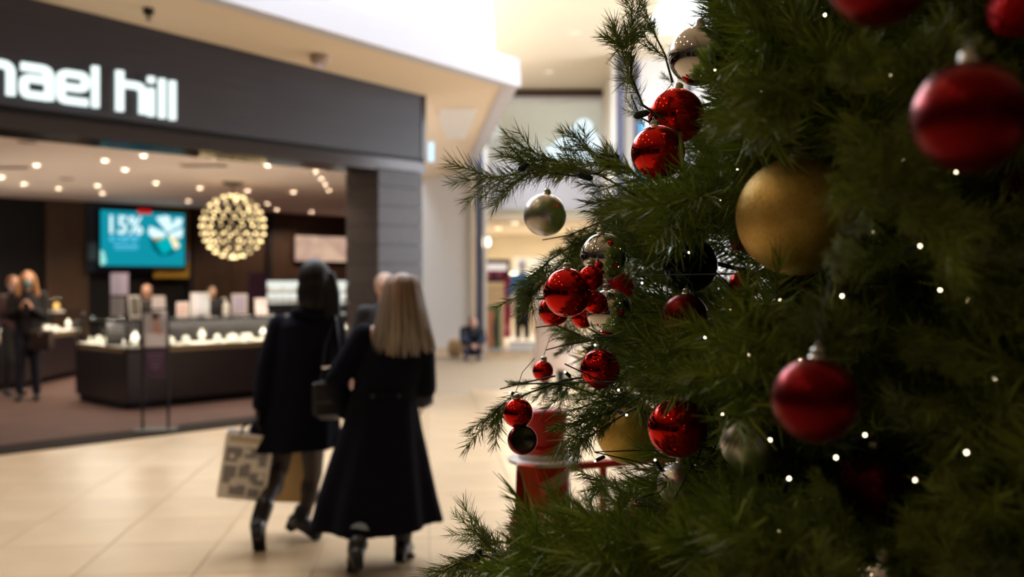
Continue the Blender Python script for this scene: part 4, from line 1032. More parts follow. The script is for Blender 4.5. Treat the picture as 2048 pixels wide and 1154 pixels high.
for k in range(230):
    t = rh.uniform(-1, 1) * .98; ang = t * 1.9       # 0 = straight back
    crown = hc + V((.02 * math.sin(ang) + .0, -.01 - .02 * math.cos(ang), .136 - .01 * abs(t)))
    sx_, sy_ = math.sin(ang), -math.cos(ang)
    lay = rh.uniform(0, .012)
    p1 = hc + V((sx_ * (.088 + lay), -.012 + sy_ * (.104 + lay), .07 + rh.uniform(-.01, .01)))
    p2 = hc + V((sx_ * (.112 + lay), -.02 + sy_ * (.108 + lay), -.04))
    p3 = hc + V((sx_ * (.140 + lay) + .003, -.045 + sy_ * (.085 + lay), -.15))
    zb = -.255 - .035 * (1 - abs(t)) + rh.uniform(-.03, .012)
    p4 = hc + V((sx_ * (.158 + lay) + .006 + rh.uniform(-.012, .012), -.055 + sy_ * (.072 + lay), zb))
    q = [crown, crown.lerp(p1, .5) + V((sx_, sy_, .6)) * .018, p1, p2, p3, p4]
    lk.tube(q, [.004, .008, .010, .011, .009, .0015], 5, flat=.5)
obj('hair_locks', lk, M['hair_blonde'], w2, smooth=True)
# jeans cuffs and boots
for an_, kn_ in ((J['anl'], J['knl']), (J['anr'], J['knr'])):
    obj('jeans_leg', MB().tube([kn_, an_.lerp(kn_, .35), an_ + V((0, 0, .055))], [.085, .066, .056], 14), M['jeans'], w2, smooth=True)
boot(w2, V((cB(712, 1112, 5.15).x, 5.15, .15)), V((cB(704, 1154, 5.27).x, 5.29, .045)), shaft=cB(716, 1088, 5.15) + V((0, 0, .0)), heel=.065)
boot(w2, V((cB(806, 1100, 5.46).x, 5.46, .105)), V((cB(818, 1108, 5.58).x, 5.60, .045)), shaft=cB(806, 1062, 5.46), heel=.06)
# dark folded glove / purse by her right hand
pz = thing('clutch_purse', cB(852, 800, 5.60), 'small dark blue purse at the right hand of the blonde person', 'bag')
obj('purse_body', MB().box(cB(850, 796, 5.62), (.07, .15, .09), bev=.02, rz=.3), mat('navy_leather', (.012, .018, .045), .3), pz)
obj('zip_pull', MB().tube([cB(856, 790, 5.54), cB(864, 790, 5.53)], .004, 6), M['chrome'], pz)

# ---------------- third walker, mostly hidden behind the blonde
def simple_person(loc, hgt, face, label, top, bottom, hairm, pose='stand', hair='short', voxel=.016, skirt=None, arms='down', extra=None, shoes='boot'):
    s = hgt / 1.70; L = V(loc); f = V(face).normalized(); sd = V((0, 0, 1)).cross(f)       # sd = its left side
    t = thing('person', L, label, 'person')
    P = lambda x, y, z: L + sd * x * s + f * y * s + V((0, 0, z * s))
    if pose == 'stand':
        J = dict(head=P(0, .02, 1.58), neck=P(0, 0, 1.43), chest=P(0, 0, 1.24), pelvis=P(0, 0, .93), front=f, shl=P(.17, 0, 1.38), shr=P(-.17, 0, 1.38),
                 knl=P(.09, .02, .50), anl=P(.10, -.02, .09), tol=P(.11, .13, .04), knr=P(-.09, .04, .50), anr=P(-.10, .0, .09), tor=P(-.11, .15, .04))
        if arms == 'down': J.update(ell=P(.24, -.03, 1.10), wrl=P(.25, .04, .86), elr=P(-.24, -.03, 1.10), wrr=P(-.25, .04, .86))
        if arms == 'phone': J.update(ell=P(.20, .02, 1.10), wrl=P(.06, .22, 1.22), elr=P(-.20, .02, 1.10), wrr=P(-.06, .22, 1.22), hdl=f * .3 + V((0, 0, 1)) - sd * .3, hdr=f * .3 + V((0, 0, 1)) + sd * .3, pnl=-sd, pnr=sd)
        if arms == 'counter': J.update(ell=P(.22, .08, 1.12), wrl=P(.14, .28, 1.10), elr=P(-.22, .08, 1.12), wrr=P(-.14, .28, 1.10))
    else:                                                                                   # squatting, forearms on knees
        J = dict(head=P(0, .16, .72), neck=P(0, .06, .62), chest=P(0, 0, .48), pelvis=P(0, -.14, .20), front=f, shl=P(.17, .03, .58), shr=P(-.17, .03, .58),
                 ell=P(.20, .22, .40), wrl=P(.04, .36, .30), elr=P(-.20, .22, .40), wrr=P(-.04, .36, .30), knl=P(.17, .24, .42), anl=P(.12, .06, .07), tol=P(.13, .20, .04), knr=P(-.17, .24, .42), anr=P(-.12, .06, .07), tor=P(-.13, .20, .04))
    hp = body(t, J, M['skin'], voxel, s, face=(f + V((0, 0, -.35 if pose != 'stand' else -.08))), curl=.7)
    eyes(t, hp, s)
    ax = (V(J['neck']) - V(J['pelvis'])).normalized(); sdn = sd; R = Matrix((sdn, -ax.cross(sdn), ax)).transposed()
    up_ = MB().ell(J['chest'], (.185 * s, .135 * s, .235 * s), R).ell(V(J['pelvis']) + ax * .08, (.17 * s, .135 * s, .17 * s), R).cap(J['chest'], .13 * s, J['pelvis'], .135 * s)
    up_.cap(J['neck'] - ax * .05, .075 * s, J['chest'], .12 * s)
    for k in 'lr': up_.cap(V(J['neck']) - ax * .07, .07 * s, J['sh' + k], .072 * s); up_.cap(J['sh' + k], .070 * s, J['el' + k], .058 * s); up_.cap(J['el' + k], .056 * s, V(J['el' + k]).lerp(V(J['wr' + k]), .9), .042 * s)
    if skirt:
        for z0, rx, ry in skirt: pass
        up_.loft([ring(P(0, 0, z0), rx * s, ry * s, fold=.01, n=32) for z0, rx, ry in skirt], 32)
    blob('jacket', up_, top, t, voxel, 3)
    lo = MB().ell(J['pelvis'], (.165 * s, .13 * s, .15 * s), R)
    for e, k in ((1, 'l'), (-1, 'r')):
        hpj = V(J['pelvis']) + sd * .085 * s * e - ax * .04; lo.cap(hpj, .098 * s, J['kn' + k], .070 * s); lo.cap(J['kn' + k], .068 * s, V(J['an' + k]) + V((0, 0, .03)), .052 * s)
    blob('trousers', lo, bottom, t, voxel, 3)
    for k in 'lr':
        sh = MB().cap(J['an' + k], .045 * s, V(J['an' + k]) - f * .03 + V((0, 0, -.035 * s)), .04 * s).cap(J['an' + k] - V((0, 0, .03 * s)), .045 * s, J['to' + k], .036 * s)
        blob('shoe', sh, M[shoes], t, .012, 2)
    hc = V(J['head']); ff = f
    hm = MB().ell(hc - ff * .022 * s + V((0, 0, .032 * s)), (.088 * s, .088 * s, .098 * s))
    if hair == 'long':
        hm.ell(hc - ff * .06 * s + V((0, 0, -.09 * s)), (.10 * s, .07 * s, .17 * s))
        for e in (-1, 1): hm.cap(hc + sd * e * .075 * s + ff * .01 + V((0, 0, .03)), .035 * s, hc + sd * e * .115 * s + ff * .045 + V((0, 0, -.19 * s)), .035 * s)
    if hair == 'bun': hm.ell(hc - ff * .11 * s + V((0, 0, .07 * s)), (.045 * s,) * 3)
    blob('hair', hm, hairm, t, .012, 2)
    return t, J, P
dark_top = mat('dark_jacket', (.012, .011, .016), .8); black_tr = mat('black_trousers', (.010, .010, .012), .8)
simple_person((-.97, 7.6, 0), 1.60, (.25, -1, 0), 'person in dark clothes almost hidden between the two walking people', dark_top, black_tr, mat('greyblond_hair', (.42, .28, .20), .5), hair='short')
# shopper with phone at the left
b_ = W(56, 802, 12.75)
t, J, P = simple_person((b_.x, 12.75, 0), 1.66, (.35, -.94, 0), 'person with golden hair and face mask looking at a phone inside the shop', dark_top, mat('navy_trousers', (.012, .014, .03), .8), M['hair_ginger'], hair='long', arms='phone')
f = V((.35, -.94, 0)).normalized()
obj('face_mask', MB().ell(V(J['head']) + f * .072 + V((0, 0, -.045)), (.058, .045, .045)), mat('mask_teal', (.10, .19, .22), .7), t)
ph = thing('phone', V(J['wrl']).lerp(V(J['wrr']), .5) + V((0, 0, .10)), 'dark phone held up in both hands by the golden haired person', 'phone')
pc = root_loc(ph) + f * .03; Rp = Matrix.Rotation(math.atan2(f.y, f.x) + PI / 2, 3, 'Z'); obj('phone_body', MB().box(pc, (.075, .012, .15), M=Rp, bev=.005), M['black'], ph); obj('phone_screen', MB().box(pc - f * .008, (.066, .002, .13), M=Rp), mat('screen_grey', (.1, .12, .14), .2), ph)
hbp = W(84, 705, 12.6); hb_ = thing('handbag', hbp, 'dark handbag with a small metal clasp hanging at the side of the golden haired person', 'bag')
hc_ = W(84, 680, 12.6); obj('bag_body', MB().box(hc_, (.28, .12, .26), bev=.03), mat('dark_brown_leather', (.035, .022, .02), .35), hb_)
obj('clasp', MB().ell(hc_ + V((0, -.065, .07)), (.018, .008, .018)), M['cap_silver'], hb_)
obj('strap', MB().tube([hc_ + V((-.12, 0, .12)), hc_ + V((-.14, .05, .40)), V(J['shl']) + V((0, 0, .075)), hc_ + V((.10, .06, .40)), hc_ + V((.12, 0, .12))], .010, 6), M['black'], hb_)
b_ = W(26, 800, 13.4)
simple_person((b_.x, 13.4, 0), 1.60, (.8, -.6, 0), 'person with reddish brown hair standing behind the golden haired phone user', mat('maroon_top', (.045, .02, .025), .8), black_tr, mat('auburn', (.20, .07, .03), .5), hair='bun')
b_ = W(-6, 800, 13.8)
# shop staff behind the counters
sp_ = SP(294, 590, 4.3); simple_person((sp_.x, sp_.y, 0), 1.48, (.25, -.97, 0), 'shop assistant with auburn hair bent behind the signs on the front counter', mat('black_dress', (.012, .010, .012), .7), black_tr, mat('auburn2', (.24, .10, .045), .5), hair='bun', arms='counter')
sp_ = SP(424, 590, 6.0); simple_person((sp_.x, sp_.y, 0), 1.44, (.5, -.85, 0), 'dark haired shop assistant behind the counter under the chandelier', mat('black_dress2', (.012, .010, .014), .7), black_tr, M['hair_brown'], hair='short', arms='counter')
# squatting person by the post
b_ = W(944, 718, 19.3)
simple_person((b_.x, 19.3, 0), 1.72, (.15, -1, 0), 'person in dark jacket and blue jeans squatting against the slate blue post', mat('navy_jacket', (.010, .012, .022), .8), M['jeans_dark'], M['hair_brown'], pose='squat', voxel=.018, shoes='jeans_dark')
bg_ = thing('backpack', V((b_.x - .40, 19.75, 0)), 'tan backpack standing on the floor beside the squatting person', 'bag')
c_ = V((b_.x - .36, 19.75, .2)); obj('bag_body', MB().box(c_, (.26, .18, .36), bev=.06), mat('tan_canvas', (.50, .34, .18), .8), bg_); obj('front_pocket', MB().box(c_ + V((0, -.11, -.06)), (.18, .06, .16), bev=.02), mat('tan_canvas2', (.42, .28, .15), .8), bg_)
# shopper in the pale coat, hidden by the tree
b_ = W(1104, 770, 13.5)
pc_, Jp, Pp = simple_person((b_.x, 13.0, 0), 1.66, (.3, 1, 0), 'person in a long pale pink beige coat half hidden by the tree', M['beige_coat'], black_tr, M['hair_brown'], hair='long', skirt=[(1.2, .19, .15), (.95, .21, .17), (.70, .26, .20), (.40, .31, .24)])
# ================================================================ FAR SHOP
def bar(px0, py0, px1, py1, Y, th, name, m, parent=None, dz=0):
    a = W(px0, py0, Y); b = W(px1, py1, Y); return obj(name, MB().box(((a.x + b.x) / 2, Y + th / 2, (a.z + b.z) / 2), (abs(b.x - a.x), th, abs(a.z - b.z))), m, parent)
for (px, py, lab) in ((997, 457, 'round ceiling light inside the far shop, the lower one'), (1030, 446, 'round ceiling light inside the far shop, the upper one')):
    disc_light('ceiling_spotlight', on_ceil(px, py, 2.895), .10, 'lens_far', lab, 'light')
wl = W(970, 484, 29.8); o = thing('wall_spotlight', wl, 'round glowing spotlight on the far shop wall beside the post', 'light')
obj('lens', MB().ell(wl + V((0, -.04, 0)), (.14, .04, .14)), M['lens_far'], o); obj('housing', MB().box(wl + V((0, .03, 0)), (.34, .08, .34), bev=.05), M['white_pl'], o)
rk = thing('clothes_display', V((W(992, 600, 23).x, 23, 0)), 'dark topped display unit with pink and red clothes at the far shop entrance', 'display unit')
bar(966, 519, 1020, 527, 23.0, .5, 'top_beam', M['metal_dark'], rk); bar(966, 527, 970, 560, 23.0, .5, 'side_post', M['metal_dark'], rk); bar(1014, 527, 1020, 560, 23.0, .5, 'side_post', M['metal_dark'], rk)
bar(969, 527, 1014, 541, 23.1, .3, 'lit_header', emis('lit_header', (1., .86, .78), .9), rk)
mg = [mat('magenta_cloth', (.32, .03, .12), .8), mat('dark_cloth', (.02, .015, .03), .8), mat('pink_cloth', (.55, .16, .24), .8), mat('crimson_cloth', (.38, .02, .05), .8)]
for k in range(9):
    x0 = 969 + k * 5; bar(x0, 541, x0 + 5.2, 558 + (k % 3) * 3, 23.1 + .03 * (k % 2), .2, 'garment', mg[(k * 5 + 1) % 4], rk)
bar(968, 556, 1016, 566, 23.0, .3, 'lower_shelf', mg[1], rk)
cp = thing('tan_display_board', V((W(985, 700, 22.7).x, 22.7, 0)), 'cream wooden display board with a green poster at the far shop entrance', 'display board')
bar(963, 564, 1008, 698, 22.7, .10, 'board', mat('cream_board', (.72, .52, .30), .6), cp)
for yy in (578, 593): bar(964, yy, 1007, yy + 1.5, 22.68, .02, 'groove', mat('tan_groove', (.5, .36, .2), .6), cp)
bar(968, 612, 1000, 697, 22.66, .03, 'green_poster', mat('green_poster', (.03, .12, .045), .5), cp)
fg = MB().ell(W(980, 630, 22.64), (.10, .012, .13)).ell(W(980, 664, 22.64), (.13, .012, .38)); obj('poster_figure', fg, mat('poster_orange', (.55, .20, .09), .6), cp)
fg = MB().ell(W(991, 660, 22.63), (.07, .012, .30)); obj('poster_shape', fg, mat('poster_dark', (.04, .05, .04), .6), cp)
rb = thing('hanging_banner', V((W(1013, 676, 22.9).x, 22.9, .3)), 'tall narrow crimson banner of clothes beside the cream board', 'banner')
bar(1008, 556, 1022, 676, 22.9, .06, 'cloth', mg[3], rb)
for k in range(4): bar(1009, 570 + k * 26, 1021, 584 + k * 26, 22.88, .02, 'printed_patch', mg[2 if k % 2 else 0], rb)
mqb = W(1045, 700, 22.8); mq = thing('mannequin', V((mqb.x, 22.8, 0)), 'white headed mannequin in a blue top and black trousers in the far shop entrance', 'mannequin')
mw = mat('mannequin_white', (.62, .60, .66), .4); X = mqb.x; k_ = 1.12
obj('pedestal', MB().box((X, 22.8, .08), (.6, .5, .16), bev=.02), M['white_pl'], mq)
blob('figure', MB().ell((X, 22.8, 1.90), (.095, .11, .14)).cap((X, 22.8, 1.78), .055, (X, 22.8, 1.68), .06).cap((X - .28, 22.8, 1.2), .045, (X - .26, 22.78, .98), .035).cap((X + .28, 22.8, 1.2), .045, (X + .26, 22.78, .98), .035), mw, mq, .02, 2)
blob('blue_top', MB().ell((X, 22.8, 1.50), (.22, .14, .24)).ell((X, 22.8, 1.28), (.19, .13, .18)).cap((X - .19, 22.8, 1.62), .08, (X - .29, 22.8, 1.2), .06).cap((X + .19, 22.8, 1.62), .08, (X + .29, 22.8, 1.2), .06), mat('blue_top', (.05, .16, .34), .7), mq, .02, 2)
blob('trousers', MB().ell((X, 22.8, 1.08), (.19, .14, .16)).cap((X - .09, 22.8, 1.0), .11, (X - .10, 22.8, .25), .07).cap((X + .09, 22.8, 1.0), .11, (X + .10, 22.8, .25), .07), M['black'], mq, .02, 2)
cr_ = thing('clothes_rail', V((W(1030, 700, 24.2).x, 24.2, 0)), 'rail of red and dark garments behind the mannequin in the far shop', 'clothes rail')
xr = W(1030, 0, 24.2).x
obj('rail', MB().tube([(xr - .5, 24.2, 0), (xr - .5, 24.2, 1.7), (xr + .9, 24.2, 1.7), (xr + .9, 24.2, 0)], .02, 6), M['chrome'], cr_)
for k in range(12):
    x = xr - .42 + k * .11; obj('garment', MB().box((x, 24.2, 1.68 - .55 - .05 * (k % 3)), (.07, .45, 1.0 + .1 * (k % 3)), bev=.02), mg[(k * 3 + 1) % 4], cr_)

for x_, y_ in ((.4, 24.5), (1.6, 27)):  # soft fill lamps added under the ceiling to brighten the far shop
    ld = bpy.data.lights.new('far_shop_fill', 'AREA'); ld.energy = 130; ld.color = (1, .86, .62); ld.size = 1.2
    lo_ = bpy.data.objects.new('far_shop_fill', ld); COL.objects.link(lo_); lo_.location = (x_, y_, 2.85)
# ================================================================ CANDY STRIPED POST with brim
PY = 2.75
pc = W(1088, 915, PY); px_ = pc.x; s_ = PY / F
post_ = thing('candy_stripe_post', V((px_, PY, 0)), 'red and white striped post with white rimmed brim beside the tree', 'post')
zf = lambda py: H + (HY - py) * s_
rw = 52 * s_
# striped body: procedural helical stripe on a lathe built as separate ribbon meshes
body_prof = [(rw * 1.03, .0), (rw * 1.03, .05), (rw, .06), (rw, zf(929))]
obj('post_body', MB().lathe([(1e-4, 0)] + body_prof + [(1e-4, zf(929))], (px_, PY, 0), 40), M['red_plastic'], post_, smooth=False)
for q in range(3):
    vs = []; fs = []; nn = 140; turns = 1.25; ph = q * 2 * PI / 3 + 2.2
    z0s, z1s = .02, zf(934); pitch = .34
    for i in range(nn + 1):
        t = i / nn; a = ph + t * (z1s - z0s) / .205 * 2 * PI; zc = z0s + (z1s - z0s) * t
        for w_ in (-.5, -.17, .17, .5):
            aw = a + w_ * 1.1
            for r_ in (rw * 1.002, rw * 1.025): vs.append((px_ + r_ * math.cos(aw), PY + r_ * math.sin(aw), zc))
    for i in range(nn):
        for j in range(3):
            a_ = i * 8 + j * 2; fs.append((a_ + 1, a_ + 3, a_ + 11, a_ + 9))
        a_ = i * 8; fs.append((a_, a_ + 1, a_ + 9, a_ + 8)); fs.append((a_ + 7, a_ + 6, a_ + 14, a_ + 15))
    obj('white_stripe', MB().add(vs, fs), M['white_gloss'], post_)
zb = zf(917)
obj('brim', MB().lathe([(1e-4, -.008), (70 * s_, -.008), (72 * s_, -.004), (72 * s_, .002), (60 * s_, .004), (1e-4, .004)], (px_, PY, zb), 48), M['white_gloss'], post_)
obj('brim_ring', MB().lathe([(50 * s_, -.030), (53 * s_, -.028), (54 * s_, -.010), (50 * s_, -.010)], (px_, PY, zb), 40), M['red_plastic'], post_)
obj('white_collar', MB().lathe([(1e-4, .004), (51 * s_, .004), (52 * s_, .012), (50 * s_, .020), (1e-4, .020)], (px_, PY, zb), 40), M['white_gloss'], post_)
obj('collar_red', MB().lathe([(1e-4, .02), (50 * s_, .02), (51 * s_, .026), (48 * s_, .034), (1e-4, .034)], (px_, PY, zb), 40), M['red_plastic'], post_)
obj('flared_top', MB().lathe([(1e-4, .034), (36 * s_, .034), (37 * s_, .04), (44 * s_, .125), (43 * s_, .135), (1e-4, .14)], (px_ + .006, PY, zb), 40), M['red_plastic'], post_, smooth=True)
# red boards leaning on the post
bd = thing('red_board', W(1060, 940, 2.66), 'bright red flat board slanting across the front of the striped post', 'board')
A_ = W(1052, 932, 2.62); B_ = W(1090, 1040, 2.60)
dirb = (B_ - A_); mbb = MB()
mbb.slab([W(1037, 930, 2.62), W(1070, 934, 2.63), W(1098, 1030, 2.60), W(1090, 1048, 2.60), W(1073, 1040, 2.59)], (0, .03, 0)); obj('board_face', mbb, M['red_board'], bd)
obj('board_edge', MB().slab([W(1033, 930, 2.62), W(1037, 930, 2.615), W(1074, 1042, 2.585), W(1069, 1040, 2.59)], (0, .03, 0)), mat('pale_edge', (.75, .45, .35), .5), bd)
bd2 = thing('red_board', W(1040, 1130, 2.55), 'deep red upright board rising from the floor at the foot of the striped post', 'board')
Yb = 2.58; fl = H / Yb * F + HY
obj('board_face', MB().slab([W(1033, 935, Yb + .03), W(1048, 960, Yb + .03), W(1066, 1040, Yb), W(1066, 1142, Yb), W(1060, fl, Yb), W(1018, fl, Yb), W(1019, 1060, Yb), W(1030, 1020, Yb)], (0, .04, 0)), M['red_deep'], bd2)
obj('board_front', MB().slab([W(1019, 1040, Yb - .005), W(1036, 1040, Yb - .005), W(1032, 1130, Yb - .005), W(1019, 1110, Yb - .005)], (0, -.02, 0)), M['red_board'], bd2)
# red rail fence to the right
rf = thing('red_rail', W(1240, 926, 2.9), 'thin red rail fence running from the striped post behind the tree', 'fence')
za = zf(926); xa = W(1150, 926, PY + .1).x
obj('top_rail', MB().tube([(px_ + .07, PY, za - .01), (px_ + .72, PY + .27, za - .01)], .012, 8), M['red_plastic'], rf)
for k in range(1, 4): obj("picket", MB().tube([(px_ + .07 + k * .2 * .9 - .08, PY + .35 * (k * .2), 0), (px_ + .07 + k * .2 * .9 - .08, PY + .35 * (k * .2), za)], .011, 8), M['red_plastic'], rf)
# ================================================================ CHRISTMAS TREE
TX, TY = 1.02, 1.76
def TR(z): return max(.02, 1.0 - .31 * (z - 1.5))
def surf_depth(px, py, shrink=0.):
    """distance Y along the view axis at which the ray meets the cone of branch tips"""
    kx = (px - 1024) / F; kz = (HY - py) / F; Y = 1.3
    for _ in range(25):
        R = TR(H + kz * Y) - shrink
        a = kx * kx + 1; b = -2 * (kx * TX + TY); c = TX * TX + TY * TY - R * R; d = b * b - 4 * a * c
        if d < 0: return None
        Y = (-b - math.sqrt(d)) / (2 * a)
    return Y
tree = thing('christmas_tree', V((TX, TY, 0)), 'tall green artificial christmas tree filling the right side, hung with baubles', 'tree')
TL = V((TX, TY, 0))
obj('trunk', MB().tube([TL + V((0, 0, z)) for z in (0, 1, 2, 3, 4.2)], [.07, .065, .05, .035, .015], 12), M['bark'], tree)
obj('stand', MB().lathe([(1e-4, 0), (.35, 0), (.35, .04), (.10, .10), (.10, .3), (1e-4, .3)], TL, 24), M['metal_dark'], tree)

# ---- baubles: (px, py, diameter px, Y, material, label)
BB = [
 (1316, 305, 108, 1.50, 'red_shiny', 'mirror red bauble high on the left edge of the tree'),
 (1352, 232, 112, 1.72, 'red_shiny', 'mirror red bauble behind needles just below the top silver mirror ball'),
 (1396, 112, 118, 1.42, 'silver_shiny', 'mirror silver ball at the top left of the tree'),
 (1602, -14, 96, 1.25, 'silver_shiny', 'mirror silver ball cut by the top edge of the photo'),
 (1758, -52, 210, .76, 'red_matte', 'large blurred satin red ball cut by the top edge'),
 (1940, 235, 224, .66, 'red_matte', 'largest blurred satin red ball at the upper right'),
 (2030, 20, 110, .95, 'red_glit', 'crumpled glittering red bauble in the top right corner'),
 (2035, 385, 90, 1.15, 'red_glit', 'dim crumpled red bauble at the right edge under the big red ball'),
 (1592, 433, 236, 1.18, 'gold', 'big gold glitter ball in the middle of the tree'),
 (1090, 430, 86, 1.80, 'silver_matte', 'satin silver ball hanging at the far left branch tip'),
 (1207, 513, 94, 1.57, 'silver_shiny', 'mirror silver ball above the red one in the left cluster'),
 (1219, 624, 94, 1.60, 'silver_shiny', 'mirror silver ball at the bottom of the left cluster'),
 (1135, 585, 98, 1.52, 'red_shiny', 'mirror red bauble at the front of the left cluster'),
 (1182, 556, 50, 1.52, 'red_shiny', 'small mirror red bauble squeezed between the upper silver and red ones'),
 (1192, 606, 46, 1.54, 'red_shiny', 'small mirror red bauble touching the lower silver ball'),
 (1108, 622, 62, 1.72, 'red_shiny', 'small red bauble peeping out below the front red one of the cluster'),
 (1166, 634, 46, 1.74, 'red_shiny', 'tiny dark red bauble under the left cluster'),
 (1240, 572, 58, 1.86, 'red_glit', 'sparkling red bauble behind the left cluster'),
 (1370, 633, 92, 1.50, 'red_matte', 'dark satin red ball among the needles right of the left cluster'),
 (1380, 530, 110, 1.60, 'green_ball', 'dark green mirror ball deep in the branches above the satin red one'),
 (1200, 738, 80, 1.64, 'red_shiny', 'mirror red bauble halfway down the left side below the cluster'),
 (1086, 742, 42, 1.85, 'red_shiny', 'small red bauble half hidden on the left edge above the pair'),
 (1036, 826, 60, 1.60, 'red_shiny', 'small mirror red bauble hanging lowest left on a branch tip'),
 (1258, 862, 132, 1.95, 'gold', 'brownish gold ball half hidden behind a lower left branch'),
 (1355, 855, 120, 1.34, 'red_shiny', 'mirror red bauble at the lower middle beside the silver ball'),
 (1356, 968, 84, 1.45, 'silver_matte', 'satin silver ball whose top just shows over the lower needles'),
 (1284, 1022, 54, 1.62, 'red_glit', 'crumpled red glitter bauble low in the left branches'),
 (1503, 885, 124, 1.14, 'silver_matte', 'large satin silver ball left of the big red one'),
 (1630, 800, 172, .80, 'red_matte', 'big satin red ball in the lower middle with a silver cap'),
 (1748, 962, 140, 1.10, 'red_matte', 'dark red satin ball half covered by needles at the lower right'),
 (1760, 1172, 118, .98, 'silver_shiny', 'mirror silver ball cut by the bottom edge'),
 (1843, 598, 46, 1.35, 'red_glit', 'tiny dim red glitter bauble deep in the dark right side'),
 (1850, 765, 70, 1.30, 'red_shiny', 'dark red mirror bauble behind a twig at the lower right'),
 (1488, 570, 60, 1.95, 'red_shiny', 'dark red bauble behind the gap left of the gold ball'),
 (1478, 486, 34, 1.80, 'red_shiny', 'small bright red bauble peeping beside the gold ball'),
 (1735, 10, 46, 1.3, 'red_glit', 'small glinting red bauble beside the top red ball'),
]
M['green_ball'] = mat('green_mirror', (.012, .03, .014), .12, metal=.9)
balls = []
def bauble(px, py, dpx, Y, mk, label, mini=False):
    c = W(px, py, Y); r = dpx / 2 / F * Y
    t = thing('bauble', c, label, 'bauble')
    rb_ = random.Random(int(px * 7 + py))
    ax = V((rb_.uniform(-.12, .12), rb_.uniform(-.12, .12), 1)).normalized(); x, y, d = frame_from(ax); R = Matrix((x, y, d)).transposed()
    if mk == 'red_glit':
        mb = MB().ell(c, (r, r, r), R, 32, 20)
        for i, v in enumerate(mb.v):
            d_ = (v - c); mb.v[i] = c + d_ * (1 + .05 * noise.noise(d_ * (9 / r) + V((px, 0, 0))) - .02)
        obj('ball', mb, M[mk], t, smooth=False)
    else: obj('ball', MB().ell(c, (r, r, r), R, 64, 40), M[mk], t, smooth=True)
    k = max(.006, r * .17)
    capm = MB().lathe([(k * 1.1, r * .965), (k * 1.15, r * 1.0), (k, r + k * .25), (k * .9, r + k * 1.0), (k * .55, r + k * 1.3), (1e-4, r + k * 1.35)], c, 18, R=R)
    obj('cap', capm, M['cap_silver'], t, smooth=False)
    q = c + d * (r + k * 1.5); obj('hook', MB().tube([q + x * k * .45 * math.cos(a) + d * k * .55 * math.sin(a) for a in [2 * PI * i / 12 for i in range(12)]], k * .08, 5, closed=True), M['cap_silver'], t)
    out = (c - V((TX, TY, c.z))); out.normalize()
    obj('thread', MB().tube([q + d * k * .4, q + d * k * .4 + V((0, 0, .03)) - out * .01, q + V((0, 0, .055)) - out * .03], .0006, 4), M['stem'], t)
    ex = {1592: (-18, 16), 1396: (0, 16), 1316: (0, 10), 1503: (0, 18), 1090: (0, 12), 1207: (-2, 14), 1219: (-6, 8), 1355: (0, 8), 1200: (0, 6), 1630: (0, 6)}.get(px, (0, 0))
    balls.append((px + ex[0], py - (6 if px == 1592 else 0), dpx / 2 + ex[1], Y, c, r)); return t
for b in BB: bauble(*b)
# red ball whose dark reflection is built as an olive disc
c = W(1045, 880, 1.60); r = 30 / F * 1.60; t = thing('bauble', c, 'red ball with a dark olive round opening under the lowest left mirror bauble', 'bauble')
od = (V((0, 0, H)) - c).normalized(); od = (od + V((.10, 0, .10))).normalized(); x, y, d = frame_from(od); R = Matrix((x, y, d)).transposed()
prof = [(max(1e-4, r * math.sin(a)), -r * math.cos(a)) for a in [PI * i / 24 for i in range(18)]]
rim = prof[-1]
obj('ball', MB().lathe(prof + [(rim[0] * .97, rim[1] - .0005), (rim[0] * .93, rim[1] - .003)], c, 48, R=R), M['red_matte'], t, smooth=True)
obj('dark_reflection', MB().lathe([(rim[0] * .96, rim[1] - .002), (rim[0] * .5, rim[1] - .008), (1e-4, rim[1] - .010)], c, 48, R=R), M['olive_dark'], t, smooth=True)
balls.append((1045, 880, 30, 1.60, c, r))

# ---- needle sprigs
def make_sprig(seed, L=.15, n=230, nl=.034, w=.0016, spread=1.0, sub=2):
    """tip of an artificial branch: a thin stem with n curved needles pointing forward and outward. numpy arrays (verts, faces)"""
    r = random.Random(seed); vs = []; fs = []
    bend = V((r.uniform(-.25, .25), r.uniform(-.25, .25), 0))
    stems = [(V((0, 0, 0)), V((0, 0, 1)), L, n)]
    for k in range(sub):
        t = r.uniform(.15, .55); a = r.uniform(0, 2 * PI); stems.append((V((0, 0, L * t)), (V((math.cos(a), math.sin(a), 0)) * .75 + V((0, 0, 1))).normalized(), L * r.uniform(.4, .6), int(n * .45)))
    sm_ = MB()
    for (o, d, l, cnt) in stems:
        P = lambda t: o + d * l * t + bend * (l * t * t) + V((0, 0, -.0 * t))
        sm_.tube([P(0), P(.5), P(1)], [.0016, .0013, .0007], 4, caps=False)
        x, y, _ = frame_from(d)
        for i in range(cnt):
            t = (i + r.random()) / cnt; q = P(t); a = r.uniform(0, 2 * PI)
            fwd = .75 + .9 * t ** 3 + r.uniform(-.35, .4); rad = (x * math.cos(a) + y * math.sin(a))
            dd = (rad * spread + d * fwd).normalized(); ll = nl * r.uniform(.65, 1.2) * (1 - .25 * t ** 4)
            side = dd.cross(V((r.uniform(-1, 1), r.uniform(-1, 1), r.uniform(-1, 1)))).normalized() * w * r.uniform(.8, 1.25)
            curve = (d * .12 + V((r.uniform(-.12, .12),) * 3)) * ll
            m_ = q + dd * ll * .55 + curve * .3; e_ = q + dd * ll + curve
            b = len(vs); vs += [q - side * .5, q + side * .5, m_ + side * .5, m_ - side * .5, e_ + side * .12, e_ - side * .12]
            fs += [(b, b + 1, b + 2, b + 3), (b + 3, b + 2, b + 4, b + 5)]
    b = len(vs); vs += sm_.v; fs += [tuple(i + b for i in f) for f in sm_.f]
    return np.array([tuple(v) for v in vs]), fs
